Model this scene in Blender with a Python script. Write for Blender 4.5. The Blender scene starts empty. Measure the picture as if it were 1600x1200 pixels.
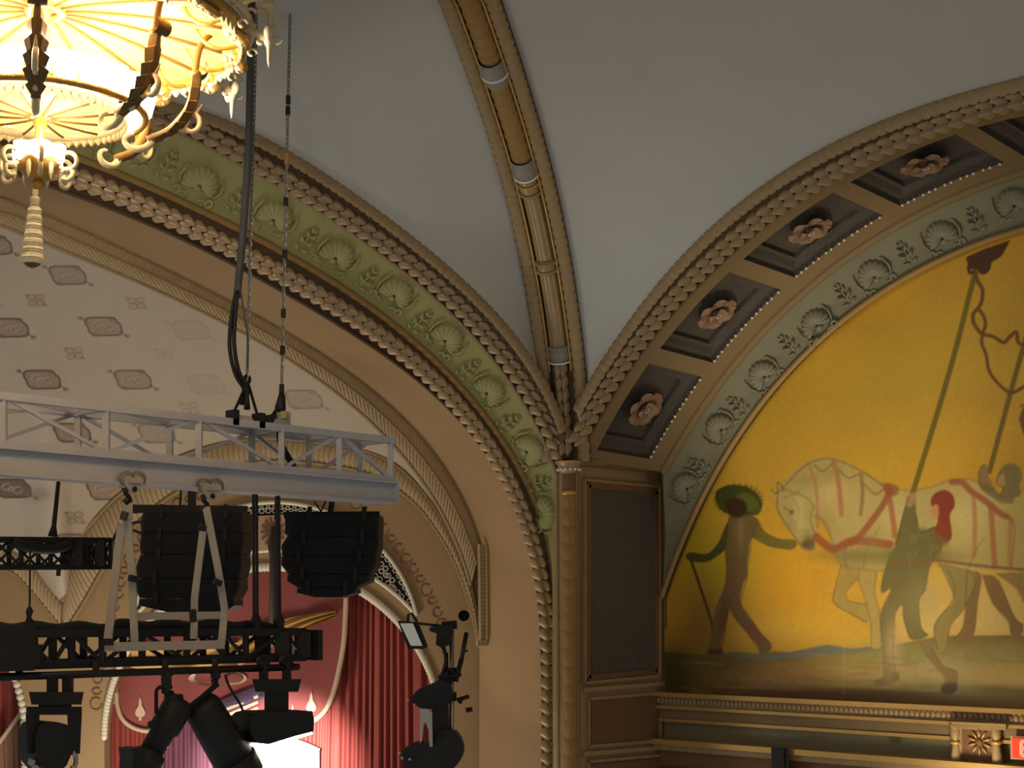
import bpy, bmesh, math, random
import numpy as np
from mathutils import Matrix, Vector
from mathutils.geometry import tessellate_polygon
PI = math.pi
random.seed(7); rng = np.random.default_rng(7)
SC = bpy.context.scene
COL = SC.collection
V3 = lambda *a: np.array(a, float)
def unit(v): return v / (np.linalg.norm(v) + 1e-12)

# ------------------------------------------------------------ camera
F_PX = 2400.0
PITCH = math.atan(360 / 2400); YAW = math.radians(46)
FH = V3(math.cos(YAW), math.sin(YAW), 0)
RT = V3(math.sin(YAW), -math.cos(YAW), 0)
FW = FH * math.cos(PITCH) + V3(0, 0, math.sin(PITCH))
UP = -FH * math.sin(PITCH) + V3(0, 0, math.cos(PITCH))
def ray(x, y): return FW + RT * (x - 800) / F_PX + UP * (600 - y) / F_PX
EYE = -ray(885, 725) * 18.0            # the corner capital of the hall is the origin
def at(x, y, n, c):
    n = np.array(n, float); d = ray(x, y)
    return EYE + d * ((c - n @ EYE) / (n @ d))
def yp(x, y, c): return at(x, y, (0, 1, 0), c)
def xp(x, y, c): return at(x, y, (1, 0, 0), c)
def fd(x, y, z): return at(x, y, FH, FH @ EYE + z)      # point at horizontal distance z from the viewer
cam = bpy.data.cameras.new('camera'); cam_o = bpy.data.objects.new('camera', cam); COL.objects.link(cam_o)
cam.sensor_width = 36; cam.lens = F_PX * 36 / 1600; cam.clip_end = 200
cam_o.matrix_world = Matrix(np.c_[np.r_[np.c_[RT, UP, -FW], [[0, 0, 0]]], np.r_[EYE, 1]].tolist())
SC.camera = cam_o
# ------------------------------------------------------------ light
SC.view_settings.view_transform = 'Standard'; SC.view_settings.look = 'None'
SC.view_settings.exposure = 0; SC.view_settings.gamma = 1; SC.view_settings.use_curve_mapping = False
W = bpy.data.worlds.new('hall_ambience'); SC.world = W; W.use_nodes = True
W.node_tree.nodes['Background'].inputs[0].default_value = (1.0, 0.985, 0.94, 1)
W.node_tree.nodes['Background'].inputs[1].default_value = 0.22
def light(kind, name, loc, power, col=(1, 1, 1), target=None, size=.3, angle=60, blend=.5):
    l = bpy.data.lights.new(name, kind); o = bpy.data.objects.new(name, l); COL.objects.link(o)
    o.location = loc; l.energy = power; l.color = col
    if kind == 'AREA': l.size = size
    else: l.shadow_soft_size = size
    if kind == 'SPOT': l.spot_size = math.radians(angle); l.spot_blend = blend
    if target is not None:
        o.rotation_euler = (Vector(target) - Vector(loc)).to_track_quat('-Z', 'Y').to_euler()
    return o
LAMP_W = 34
light('SPOT', 'wash_beam', yp(448, 1172, -1.45), 9000, (1, .95, .9), fd(440, 1206, 19.8), size=.06, angle=20, blend=.9)
light('AREA', 'stage_glow', fd(180, 1480, 17.2), 115, (1, .87, .70), fd(330, 900, 19.7), size=1.2)
light('SPOT', 'ledge_uplight', xp(1500, 1270, .7), 55, (1, .84, .6), xp(1480, 1050, 1.6), size=.15, angle=120, blend=.8)
light('SPOT', 'mural_fill', (-2.2, -3.6, -5.2), 900, (1, .9, .70), (1.6, -2.9, -.1), size=.3, angle=46, blend=1)  # unseen spot added below the view to brighten the mural
light('SPOT', 'pole_cross_light', fd(560, 1120, 18.6), 14, (1, .88, .72), yp(830, 980, .8), size=.05, angle=70)


# ------------------------------------------------------------ helpers
def proj(P):
    v = np.asarray(P) - EYE; z = v @ FW
    return 800 + F_PX * (v @ RT) / z, 600 - F_PX * (v @ UP) / z
def lin(h):
    v = np.array([int(h[i:i + 2], 16) for i in (0, 2, 4)]) / 255
    return np.where(v < .04045, v / 12.92, ((v + .055) / 1.055) ** 2.4)
def mat(name, h, k=1.0, rough=.65, metal=0, var=.12, scale=5, bump=0, bscale=40, emit=0, spec=.4, attr=False, ecol=None):
    m = bpy.data.materials.new(name); m.use_nodes = True; nt = m.node_tree; N = nt.nodes; Lk = nt.links
    b = N['Principled BSDF']
    b.inputs['Roughness'].default_value = rough; b.inputs['Metallic'].default_value = metal
    b.inputs['Specular IOR Level'].default_value = spec
    c = np.clip(lin(h) * k, 0, .92)
    tc = N.new('ShaderNodeTexCoord'); nz = N.new('ShaderNodeTexNoise'); nz.inputs['Scale'].default_value = scale
    nz.inputs['Detail'].default_value = 5; Lk.new(tc.outputs['Object'], nz.inputs['Vector'])
    mx = N.new('ShaderNodeMix'); mx.data_type = 'RGBA'; Lk.new(nz.outputs['Fac'], mx.inputs[0])
    if attr:
        a = N.new('ShaderNodeAttribute'); a.attribute_name = 'Col'
        for i, s in ((6, 1 - var), (7, 1 + var)):
            q = N.new('ShaderNodeVectorMath'); q.operation = 'SCALE'; q.inputs[3].default_value = s
            Lk.new(a.outputs['Color'], q.inputs[0]); Lk.new(q.outputs[0], mx.inputs[i])
    else:
        mx.inputs[6].default_value = (*np.clip(c * (1 - var), 0, 1), 1); mx.inputs[7].default_value = (*np.clip(c * (1 + var), 0, 1), 1)
    Lk.new(mx.outputs[2], b.inputs['Base Color'])
    if emit:
        b.inputs['Emission Strength'].default_value = emit; b.inputs['Emission Color'].default_value = (*np.clip(lin(ecol or h), 0, 1), 1)
    if bump:
        n2 = N.new('ShaderNodeTexNoise'); n2.inputs['Scale'].default_value = bscale; Lk.new(tc.outputs['Object'], n2.inputs['Vector'])
        bp = N.new('ShaderNodeBump'); bp.inputs['Strength'].default_value = bump; bp.inputs['Distance'].default_value = .02
        Lk.new(n2.outputs['Fac'], bp.inputs['Height']); Lk.new(bp.outputs[0], b.inputs['Normal'])
    return m

class MB:
    def __init__(s): s.v = []; s.f = []; s.n = 0
    def add(s, v, f):
        v = np.asarray(v, float); s.v.append(v); s.f += [tuple(int(i) + s.n for i in q) for q in f]; s.n += len(v); return s
    def grid(s, P, cu=False, cv=False):
        P = np.asarray(P); n, m = P.shape[:2]; f = []
        for i in range(n - (0 if cu else 1)):
            for j in range(m - (0 if cv else 1)):
                a, b = (i + 1) % n, (j + 1) % m
                f.append((i * m + j, i * m + b, a * m + b, a * m + j))
        return s.add(P.reshape(-1, 3), f)
    def hexa(s, p):   # 8 corners: bottom loop 0-3, top loop 4-7
        return s.add(p, [(3, 2, 1, 0), (4, 5, 6, 7), (0, 1, 5, 4), (1, 2, 6, 5), (2, 3, 7, 6), (3, 0, 4, 7)])
    def box(s, c, x, y, z):   # half-extent vectors
        c, x, y, z = map(np.asarray, (c, x, y, z))
        return s.hexa([c - x - y - z, c + x - y - z, c + x + y - z, c - x + y - z, c - x - y + z, c + x - y + z, c + x + y + z, c - x + y + z])
    def bar(s, a, b, w, h=None, up=(0, 0, 1)):
        a, b = np.asarray(a, float), np.asarray(b, float); h = w if h is None else h
        t = unit(b - a); u = np.asarray(up, float)
        if abs(t @ unit(u)) > .95: u = FH
        x = unit(np.cross(t, u)); y = np.cross(x, t)
        return s.box((a + b) / 2, (b - a) / 2, x * w / 2, y * h / 2)
    def tube(s, pts, r, n=8, closed=False, cap=True):
        pts = np.asarray(pts, float); m = len(pts); r = np.broadcast_to(np.asarray(r, float), (m,))
        t = np.roll(pts, -1, 0) - np.roll(pts, 1, 0)
        if not closed: t[0] = pts[1] - pts[0]; t[-1] = pts[-1] - pts[-2]
        x = np.cross(unit(t[0]), V3(.31, .52, .79)); rings = []
        for i in range(m):
            ti = unit(t[i]); x = unit(x - ti * (x @ ti)); y = np.cross(ti, x)
            a = np.arange(n) * 2 * PI / n
            rings.append(pts[i] + r[i] * (np.cos(a)[:, None] * x + np.sin(a)[:, None] * y))
        k = s.n; s.grid(rings, cu=closed, cv=True)
        if cap and not closed: s.f += [tuple(k + j for j in reversed(range(n))), tuple(k + (m - 1) * n + j for j in range(n))]
        return s
    def lathe(s, o, prof, n=24, ax=(0, 0, 1), a0=0, a1=2 * PI):
        z = unit(np.asarray(ax, float)); x = unit(np.cross(z, V3(.3, .9, .1) if abs(z[2]) > .5 else V3(0, 0, 1))); y = np.cross(z, x)
        full = abs(a1 - a0 - 2 * PI) < 1e-6
        an = a0 + np.arange(n if full else n + 1) * (a1 - a0) / n
        P = [[np.asarray(o) + r * (math.cos(a) * x + math.sin(a) * y) + h * z for r, h in prof] for a in an]
        return s.grid(P, cu=full)
    def sph(s, c, r, n=8, sc=(1, 1, 1)):
        p = [(max(1e-4, math.sin(i * PI / n)) * r, -math.cos(i * PI / n) * r) for i in range(n + 1)]
        b = MB().lathe((0, 0, 0), p, n + 2); v = np.vstack(b.v) * np.array(sc) + np.asarray(c); return s.add(v, b.f)
    def prism(s, P, vec):
        P = np.asarray(P, float); n = len(P); vec = np.asarray(vec, float); k = s.n
        s.add(np.vstack([P, P + vec]), [(i, (i + 1) % n, n + (i + 1) % n, n + i) for i in range(n)])
        t = tessellate_polygon([[Vector(p) for p in P]])
        s.f += [tuple(k + i for i in q) for q in t] + [tuple(k + n + i for i in reversed(q)) for q in t]
        return s
    def merge(s, b, M=None):
        v = np.vstack(b.v)
        if M is not None: M = np.asarray(M); v = v @ M[:3, :3].T + M[:3, 3]
        return s.add(v, b.f)

WM = {}
def link(o, parent=None, M=None):
    COL.objects.link(o); M = Matrix.Identity(4) if M is None else M
    o.matrix_basis = M; WM[o.name] = M
    if parent is not None:
        o.parent = parent; o.matrix_parent_inverse = WM[parent.name].inverted()
    return o
def mesh(name, mb, m, smooth=False, cols=None):
    me = bpy.data.meshes.new(name); v = np.vstack(mb.v) if isinstance(mb, MB) else mb[0]; f = mb.f if isinstance(mb, MB) else mb[1]
    me.from_pydata(v.tolist(), [], f); me.materials.append(m)
    if smooth: me.polygons.foreach_set('use_smooth', [True] * len(me.polygons))
    if cols is not None:
        a = me.color_attributes.new('Col', 'FLOAT_COLOR', 'POINT'); a.data.foreach_set('color', np.c_[cols, np.ones(len(cols))].ravel().astype(np.float32))
    bm = bmesh.new(); bm.from_mesh(me); bmesh.ops.recalc_face_normals(bm, faces=bm.faces); bm.to_mesh(me); bm.free()
    me.update(); return me
def M4(o, x=None, y=None, z=None):
    R = np.eye(3) if x is None else np.c_[x, y, z]
    return Matrix([[*R[i], o[i]] for i in range(3)] + [[0, 0, 0, 1]])
def obj(name, mb, m, parent=None, smooth=False, cols=None, base=True):
    """one mesh object; a top-level one gets its origin at the bottom centre of its box"""
    v = np.vstack(mb.v) if isinstance(mb, MB) else mb[0]; f = mb.f if isinstance(mb, MB) else mb[1]
    o = (v.max(0) + v.min(0)) / 2
    if parent is None: o[2] = v[:, 2].min()
    return link(bpy.data.objects.new(name, mesh(name, (v - o, f), m, smooth, cols)), parent, M4(o))
def inst(name, me, parent, M): return link(bpy.data.objects.new(name, me), parent, M)
def tag(o, label=None, cat=None, group=None, kind=None):
    for k, x in (('label', label), ('category', cat), ('group', group), ('kind', kind)):
        if x: o[k] = x
    return o
def thing(name, loc, label, cat, group=None):
    o = bpy.data.objects.new(name, None); o.empty_display_size = .1; link(o, None, M4(loc)); return tag(o, label, cat, group)
def struct(o, label=None, cat=None): return tag(o, label, cat, None, 'structure')

def poly2(px, n, spl=True):
    """resample a pixel polyline evenly (Catmull-Rom smoothed)"""
    p = np.array(px, float)
    if spl:
        q = np.vstack([2 * p[0] - p[1], p, 2 * p[-1] - p[-2]]); o = []
        for i in range(1, len(q) - 2):
            for t in np.linspace(0, 1, 12, endpoint=False):
                a, b, c, d = q[i - 1:i + 3]
                o.append(.5 * (2 * b + (c - a) * t + (2 * a - 5 * b + 4 * c - d) * t * t + (3 * b - a - 3 * c + d) * t ** 3))
        p = np.vstack(o + [p[-1:]])
    return resample(p, n)
def resample(p, n):
    p = np.asarray(p, float); d = np.r_[0, np.cumsum(np.linalg.norm(np.diff(p, axis=0), axis=1))]
    u = np.linspace(0, d[-1], n) if np.isscalar(n) else np.asarray(n) * d[-1]
    return np.c_[tuple(np.interp(u, d, p[:, k]) for k in range(p.shape[1]))]
def arc(px, ax, c, deg=4, n=240, th1=100, drop=None):
    """smooth arch curve through traced points of one wall plane (ax 1: y=c, ax 0: x=c); runs from the springing upwards"""
    nn = (0, 1, 0) if ax == 1 else (1, 0, 0)
    q = np.array([at(x, y, nn, c) for x, y in px])[:, [1 - ax, 2]]
    A = np.c_[2 * q, np.ones(len(q))]; s = np.linalg.lstsq(A, (q ** 2).sum(1), rcond=None)[0][:2]
    th = np.arctan2(q[:, 1] - s[1], q[:, 0] - s[0]); r = np.hypot(*(q - s).T)
    pf = np.polyfit(th, r, deg); t = np.linspace(th.min(), max(math.radians(th1), th.max()), n)
    rr = np.polyval(pf, np.minimum(t, th.max()))
    p2 = np.c_[s[0] + rr * np.cos(t), s[1] + rr * np.sin(t)]
    if drop is not None: p2 = np.vstack([[[p2[0, 0], z] for z in np.linspace(drop, p2[0, 1], 30)[:-1]], p2])
    p2 = resample(p2, n); P = np.zeros((n, 3)); P[:, ax] = c; P[:, 1 - ax] = p2[:, 0]; P[:, 2] = p2[:, 1]
    return P
def tang(P):
    t = np.gradient(P, axis=0); return t / np.linalg.norm(t, axis=1)[:, None]
def frames(P, out):
    """tangent, inward radial (across), out"""
    t = tang(P); o = np.broadcast_to(np.asarray(out, float), P.shape); o = o - t * (o * t).sum(1)[:, None]; o = o / np.linalg.norm(o, axis=1)[:, None]
    x = np.cross(t, o); return t, x, o
def sweep(mb, P, x, o, prof, closed=True):
    mb.grid(np.array([[P[i] + x[i] * a + o[i] * b for a, b in prof] for i in range(len(P))]), cv=closed); return mb
def rnd(r, k=8, flat=1.0, o=0): return [(r * math.cos(a), o + r * flat * math.sin(a)) for a in np.arange(k) * 2 * PI / k]
def loft(C, bulge=None):
    return np.array(C).transpose(1, 0, 2)
def px_in(P, box): 
    u, v = proj(P); return (u > box[0]) & (u < box[2]) & (v > box[1]) & (v < box[3])

# ------------------------------------------------------------ materials
CEIL = mat('grey_plaster', '8c8b86', 2.0, rough=.85, var=.05, scale=1.2, bump=.15, bscale=60)
TAN = mat('tan_plaster', '8b7150', 1.55, rough=.8, var=.07, scale=1.5, bump=.2, bscale=50)
STONE = mat('tan_ornament', '86704f', 1.5, rough=.6, var=.22, scale=14, bump=.35, bscale=45)
LACE = mat('fluted_plaster', '988465', 1.65, rough=.75, var=.14, scale=9)
DARKT = mat('umber_cove', '4c3a26', 1.4, rough=.7, var=.15)
LEAF = mat('gilt_leaf', '9c805c', 1.5, rough=.3, var=.2, scale=9, spec=.75)
LEAFD = mat('bronze_leaf', '8c7350', 1.4, rough=.36, var=.2, scale=9, spec=.7)
GOLD = mat('gold_fillet', 'a8864c', 1.5, rough=.35, metal=.35, var=.1)
OCHRE = mat('ochre_band', '86683a', 1.5, rough=.6, var=.1)
GREEN = mat('olive_frieze', '787449', 2.0, rough=.75, var=.12, scale=3)
GREENR = mat('olive_relief', '827e52', 1.85, rough=.65, var=.12, scale=6)
SAGE = mat('sage_frieze', '66614a', 1.6, rough=.75, var=.14, scale=3)
SAGER = mat('sage_relief', '6f6a54', 1.5, rough=.65, var=.12, scale=6)
PINK = mat('rose_tan_plaster', '6f5b3c', 1.5, rough=.7, var=.08)
BROWN = mat('brown_panel', '583e28', 2.0, rough=.7, var=.12, scale=3)
COFF = mat('dark_coffer', '463f36', 1.5, rough=.7, var=.35, scale=30, bump=.6, bscale=55)
ROSE = mat('rose_petal_plaster', '7a604c', 1.7, rough=.5, var=.15, scale=10)
BEAD = mat('glint_white_bead', 'fff4e4', 1, rough=.12, var=.02, spec=1)  # white base stands in for the bright glints on the beads
SILV = mat('silver_leaf', '77736c', 1.6, rough=.4, var=.4, scale=30, bump=.5)
BLACK = mat('black_paint', '1c1b19', 1, rough=.55, var=.1)
BLACKG = mat('black_grille', '191817', 1, rough=.8, var=.1, scale=60)
STEEL = mat('dark_steel', '2a2622', 1, rough=.4, metal=.5, var=.1)
CHROME = mat('bright_pipe', 'b0aaa0', 1, rough=.2, metal=.9, var=.05)
WHITE = mat('white_enamel', '8a8b8e', 1.75, rough=.5, var=.04)
# ============================================================ STAGE ARCH (left)
Z_B = -4.2
lA = arc([(290,165),(330,184),(395,210),(442,234),(492,260),(530,284),(612,350),(650,380),(700,417),(750,460),(787,502),(825,552),(850,592),(868,628),(879,660)], 1, -.14, th1=112)
lA2 = arc([(290,176),(387,218),(455,250),(530,300),(600,354),(650,392),(700,432),(750,480),(800,546),(850,618),(868,655),(880,690)], 1, -.1, th1=112)
lB = arc([(305,197),(355,227),(405,257),(455,285),(505,314),(562,355),(607,386),(640,411),(687,448),(725,482),(770,535),(812,590),(845,645),(862,680),(877,714)], 1, .04, th1=112)
lC = arc([(270,202),(337,237),(392,270),(455,302),(505,332),(537,355),(575,385),(612,413),(675,462),(725,512),(775,570),(810,622),(840,670),(860,708),(868,745)], 1, .16, th1=112)
lC0 = lC; lC = resample(np.vstack([[[lC0[0, 0], .16, z] for z in np.linspace(Z_B, lC0[0, 2], 40)[:-1]], lC0]), 240)
lD = arc([(0,212),(80,236),(150,258),(230,290),(330,342),(392,370),(455,403),(530,446),(600,497),(650,540),(700,588),(742,634),(785,690),(812,736),(835,784),(850,830),(860,880),(866,940)], 1, .55, th1=112, deg=6, drop=Z_B)
lE = arc([(0,240),(150,289),(250,333),(390,403),(500,462),(560,500),(640,560),(715,634),(745,670),(775,712),(795,752),(812,790),(827,830),(842,885),(851,940),(855,1000),(857,1060)], 1, .62, th1=112, deg=6, drop=Z_B)
lF = arc([(0,262),(150,318),(270,366),(390,428),(500,487),(600,560),(707,642),(737,676),(767,718),(792,766),(812,812),(827,862),(837,910),(844,962),(847,1025),(847,1080)], 1, .75, th1=112, deg=6, drop=Z_B)
lG = arc([(0,305),(80,340),(162,375),(225,405),(325,452),(400,490),(520,562),(556,590),(589,618),(640,666),(700,737),(727,782),(740,815),(748,850)], 1, 1.9, th1=106, deg=4)
lH = arc([(0,350),(50,370),(125,402),(200,434),(250,456),(345,500),(400,530),(468,572),(513,603),(557,640),(600,681),(640,726),(680,782),(715,850),(735,915)], 1, 2.0, th1=104, deg=4)

Cx = V3(0, -1, 0)
gr = loft([lC, lC * .5 + lD * .5 + V3(0, .05, 0), lD])
stage = struct(obj('trim_1', MB().grid(gr), GREEN, smooth=True), 'olive green frieze with raised scallop shells round the big stage arch left of the corner column')
t, x, o = frames(lA * .5 + lA2 * .5, Cx)
def ribbed(P, x, o, r, pitch, amp=.12, flat=.6, k=7):
    s = np.r_[0, np.cumsum(np.linalg.norm(np.diff(P, axis=0), axis=1))]; mb = MB()
    m = int(s[-1] / pitch * 4); u = np.linspace(0, s[-1], m); I = lambda A: np.c_[tuple(np.interp(u, s, A[:, q]) for q in range(3))]
    P, x, o = I(P), I(x), I(o); w = r * (1 - amp * (np.arange(m) % 4 == 0))
    mb.grid(np.array([[P[i] + x[i] * w[i] * math.cos(a) + o[i] * w[i] * flat * math.sin(a) for a in np.linspace(0, PI, k)] for i in range(m)])); return mb
obj('outer_band', ribbed(lA * .5 + lA2 * .5, x, o, .075, .1, .22), STONE, stage, True)
obj('leaf_bed', MB().grid(loft([lA2, lB + V3(0, .07, 0), lC0])), DARKT, stage, True)
obj('gold_fillet', MB().tube(lD + V3(0, -.02, 0), .04, 6), OCHRE, stage, True)
obj('leaf_bed', MB().grid(loft([lD, lE + V3(0, .06, 0), lF])), DARKT, stage, True)
obj('fillet', MB().tube(lF + V3(0, -.01, 0), .022, 6), DARKT, stage, True)
obj('fillet', MB().tube(lC + V3(0, -.01, 0), .025, 6), STONE, stage, True)

def leaf_mesh(W, L, Hh, m, name):
    P = []
    for v in np.linspace(0, 1, 6):
        row = []
        for u in np.linspace(-1, 1, 9):
            lobe = abs(math.sin(PI * u)); w = W / 2 * (.78 + .30 * math.sin(PI * min(1, v * .9)))
            row.append((u * w * (1 - .12 * v), L * (v - .28 * (1 - lobe) * v * v) * 1.12 - L * .5, Hh * ((.45 * (1 - u * u) + .75 * lobe) * (.25 + .9 * v ** .7) * (1 - .35 * (v > .95))) - .01))
        P.append(row)
    P.append([(p[0] * .9, p[1] - .01, -.02) for p in P[-1]])
    return mesh(name, MB().grid(np.array(P)), m, True)
def along(P, pitch, s0=0.0, rev=False):
    s = np.r_[0, np.cumsum(np.linalg.norm(np.diff(P, axis=0), axis=1))]; r = []
    for u in np.arange(s0, s[-1], pitch): r.append(np.array([np.interp(u, s, P[:, k]) for k in range(3)]))
    return np.array(r)
def leaf_run(P, out, me, parent, pitch, box=(-160, -200, 1840, 1300), flip=True, s0=.05, name='leaf'):
    t, x, o = frames(P, out); s = np.r_[0, np.cumsum(np.linalg.norm(np.diff(P, axis=0), axis=1))]; n = 0
    for u in np.arange(s0, s[-1], pitch):
        f = lambda A: np.array([np.interp(u, s, A[:, k]) for k in range(3)])
        p = f(P); a, b = proj(p)
        if not (box[0] < a < box[2] and box[1] < b < box[3]): continue
        q = 1 if flip else -1
        inst(name, me, parent, M4(p, unit(f(x)) * -q, unit(f(t)) * -q, unit(f(o)))); n += 1
    return n
LM1 = leaf_mesh(.225, .135, .1, LEAFD, 'leaf'); LM2 = leaf_mesh(.215, .125, .095, LEAF, 'leaf')
oB = unit(V3(-.25, -1, -.35))
leaf_run(lB, oB, LM1, stage, .155); leaf_run(lE, oB, LM2, stage, .145)

def near(G, x, y):
    u, v = proj(G.reshape(-1, 3)); k = int(np.argmin((u - x) ** 2 + (v - y) ** 2)); return divmod(k, G.shape[1])
def dense(C, m): # m rows across between first and last curve through the middle ones
    C = np.array(C); k = np.linspace(0, len(C) - 1, m); i = np.minimum(k.astype(int), len(C) - 2); f = (k - i)[:, None, None]
    return (C[i] * (1 - f) + C[i + 1] * f).transpose(1, 0, 2)
def shell_mesh(m, R=.2):
    P = []
    for a in np.linspace(-1.95, 1.95, 45):
        row = []
        for r in np.linspace(.12, 1, 6):
            c = abs(math.cos(a * 11 / 3.9 * PI / 1.0)) if True else 0
            rr = r * R * (1 + .07 * c * (r > .9)) * (1 - .12 * (abs(a) / 1.95) ** 2)
            row.append((rr * math.sin(a), rr * math.cos(a) - R * .25, R * (.14 + .26 * math.sin(PI * min(r, .97)) ** .8 + .09 * c * r)))
        row.append((row[-1][0] * 1.0, row[-1][1], -.01)); P.append(row)
    mb = MB().grid(np.array(P)); mb.sph((0, -R * .42, R * .12), R * .22, 6, (1.2, .8, .7)); return mesh('shell', mb, m, True)
def palm_mesh(m, R=.2):
    mb = MB().tube([(0, -R * .9, .01), (0, R * .7, .02)], [R * .09, R * .05], 6)
    for k, (y, l, a) in enumerate(((-.65, .5, .2), (-.25, .55, .5), (.15, .45, .75), (.5, .3, 1.0))):
        for s in (-1, 1):
            mb.tube([(0, y * R, .015), (s * R * l * .6 * math.cos(a), (y + l * .45 * math.sin(a)) * R, .04), (s * R * l * math.cos(a), (y + l * .95 * math.sin(a) + .08) * R, .015)], [R * .05, R * .12, R * .05], 5)
    mb.sph((0, R * .8, .01), R * .13, 5); return mesh('palmette', mb, m, True)
def scroll_mesh(m, R=.2):
    mb = MB()
    for s in (-1, 1):
        p = [(s * R * (.3 + .9 * k / 10), R * (-1.05 + .22 * math.sin(k * .5)), .035) for k in range(8)]
        c = p[-1]; p += [(c[0] + s * R * .28 * math.sin(a) * (1 - a / 9), c[1] + R * .3 * (1 - math.cos(a)) * (1 - a / 12), .035) for a in np.linspace(.5, 5.2, 9)]
        mb.tube(p, R * .09, 5)
        mb.tube([(s * R * 1.0, -.6 * R, .03), (s * R * 1.22, -.1 * R, .04), (s * R * 1.12, R * .5, .03), (s * R * .95, R * .62, .02)], [R * .04, R * .08, R * .06, R * .03], 5)
    return mesh('scroll', mb, m, True)
def decorate(G, pts, parent, m, R, extra=()):
    sm, pm, cm = shell_mesh(m, R), palm_mesh(m, R), scroll_mesh(m, R)
    idx = [near(G, *p) for p in pts]; mid = G.shape[1] // 2
    def fr(i, j):
        i = min(max(i, 1), G.shape[0] - 2); j = min(max(j, 1), G.shape[1] - 2)
        t = unit(G[i + 1, j] - G[i - 1, j]); y = unit(G[i, j - 1] - G[i, j + 1]); y = unit(y - t * (t @ y)); z = np.cross(t, y)
        if z @ (EYE - G[i, j]) < 0: t, z = -t, -z
        return M4(G[i, j], t, y, z)
    for i, j in idx:
        inst('shell', sm, parent, fr(i, j)); inst('scroll', cm, parent, fr(i, j))
    for (a, b), (c, d) in zip(idx, idx[1:]): inst('palmette', pm, parent, fr((a + c) // 2, mid))
gl = dense([lC, lC * .5 + lD * .5 + V3(0, .05, 0), lD], 15)
decorate(gl, [(100, 180), (205, 228), (317, 280), (427, 335), (528, 394), (620, 457), (699, 528), (768, 608), (827, 702), (855, 800)], stage, GREENR, .20)

# tan soffit and fluted band behind the arch
soff = struct(obj('trim_2', MB().grid(loft([lF, resample(np.vstack([[[lG[0, 0], 1.9, z] for z in np.linspace(Z_B, lG[0, 2], 40)[:-1]], lG]), 240)])), TAN, smooth=True), 'plain tan curved soffit between the shell frieze arch and the fluted band')
nb = unit(V3(0, -.8, -.5)); 
def fluted(Ca, Cb, pitch, h, n=5, dirv=(0, -1, 0), depth=.012):
    Ca, Cb = np.asarray(Ca), np.asarray(Cb); L = np.linalg.norm(np.diff(Ca, axis=0), axis=1).sum(); m = int(L / pitch * 4)
    a, b = resample(Ca, m), resample(Cb, m); P = []
    for i in range(m):
        P.append([a[i] * (1 - t) + b[i] * t + np.asarray(dirv) * (h * math.sin(PI * t) ** .7 + (depth if i % 4 in (1, 2) else 0) * (0 < t < 1)) for t in np.linspace(0, 1, n)])
    return MB().grid(np.array(P))
lacy = struct(obj('trim_3', fluted(lG, lH, .075, .05, 9, unit(V3(-.5, -.8, -.4)), .013), LACE, smooth=False), 'pale fluted band following the curve between tan soffit and stencilled ceiling')
obj('edge_roll', MB().tube(lG, .025, 6), STONE, lacy, True); obj('edge_roll', MB().tube(lH, .025, 6), STONE, lacy, True)
obj('edge_roll', MB().tube(lG * .55 + lH * .45 + unit(V3(-.5, -.8, -.4)) * .06, .018, 6), STONE, lacy, True)
# flat end of the band, running down as a shallow framed strip
e0, e1 = yp(736, 925, 1.95), yp(775, 1007, 1.85)
mb = MB(); 
for a, b, w in (((772, 800), (774, 1008), .03), ((748, 850), (750, 1003), .03), ((745, 1005), (774, 1007), .03)): mb.bar(yp(*a, 1.75), yp(*b, 1.75), w, .05)
obj('strip_frame', mb, LACE, lacy)
obj('strip_field', fluted([yp(750, 1003 - k * 8, 1.8) for k in range(20)], [yp(772, 1003 - k * 8, 1.8) for k in range(20)], .05, .01), LACE, lacy)

# ============================================================ SIDE ARCH (right)
rA = arc([(914,607),(940,568),(1000,484),(1060,410),(1075,388),(1150,320),(1225,268),(1300,226),(1375,190),(1450,162),(1525,140),(1600,120),(902,640)], 0, -.14, th1=112)
rB = arc([(899,690),(915,660),(947,612),(1000,528),(1037,482),(1094,421),(1157,366),(1225,316),(1292,273),(1360,237),(1431,207),(1506,180),(1581,157)], 0, 0, th1=112)
rA2 = arc([(903,648),(924,612),(952,572),(1000,503),(1060,432),(1150,341),(1225,290),(1300,248),(1375,212),(1450,183),(1525,160),(1600,139)], 0, -.1, th1=112)
rC = arc([(905,718),(925,672),(962,612),(1000,553),(1060,481),(1124,415),(1190,357),(1262,305),(1320,268),(1375,240),(1432,216),(1487,196),(1600,166)], 0, .1, th1=112)
rD = arc([(1036,738),(1047,713),(1085,657),(1122,605),(1157,550),(1225,486),(1300,420),(1375,367),(1450,325),(1525,294),(1600,267)], 0, 1.25, th1=112)
rE = arc([(1037,935),(1047,888),(1085,809),(1122,737),(1160,674),(1212,605),(1262,551),(1322,496),(1412,437),(1525,385),(1600,357)], 0, 1.52, th1=112, deg=4)
side = struct(obj('trim_4', MB().tube((rA * .5 + rA2 * .5) + V3(.05, 0, 0), .03, 6), STONE), 'coffered side arch with gilt leaf border framing the mural right of the corner column')
t, x, o = frames(rA * .5 + rA2 * .5, V3(-1, 0, 0))
obj('outer_band', ribbed(rA * .5 + rA2 * .5, x, o, .08, .1, .22), STONE, side, True)
obj('leaf_bed', MB().grid(loft([rA2, rB + V3(.06, 0, 0), rC])), DARKT, side, True)
leaf_run(rB, unit(V3(-1, -.25, -.35)), LM1, side, .155)
obj('fillet', MB().tube(rC + V3(-.01, 0, 0), .022, 6), DARKT, side, True)
S = dense([rC, rD], 41)
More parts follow.
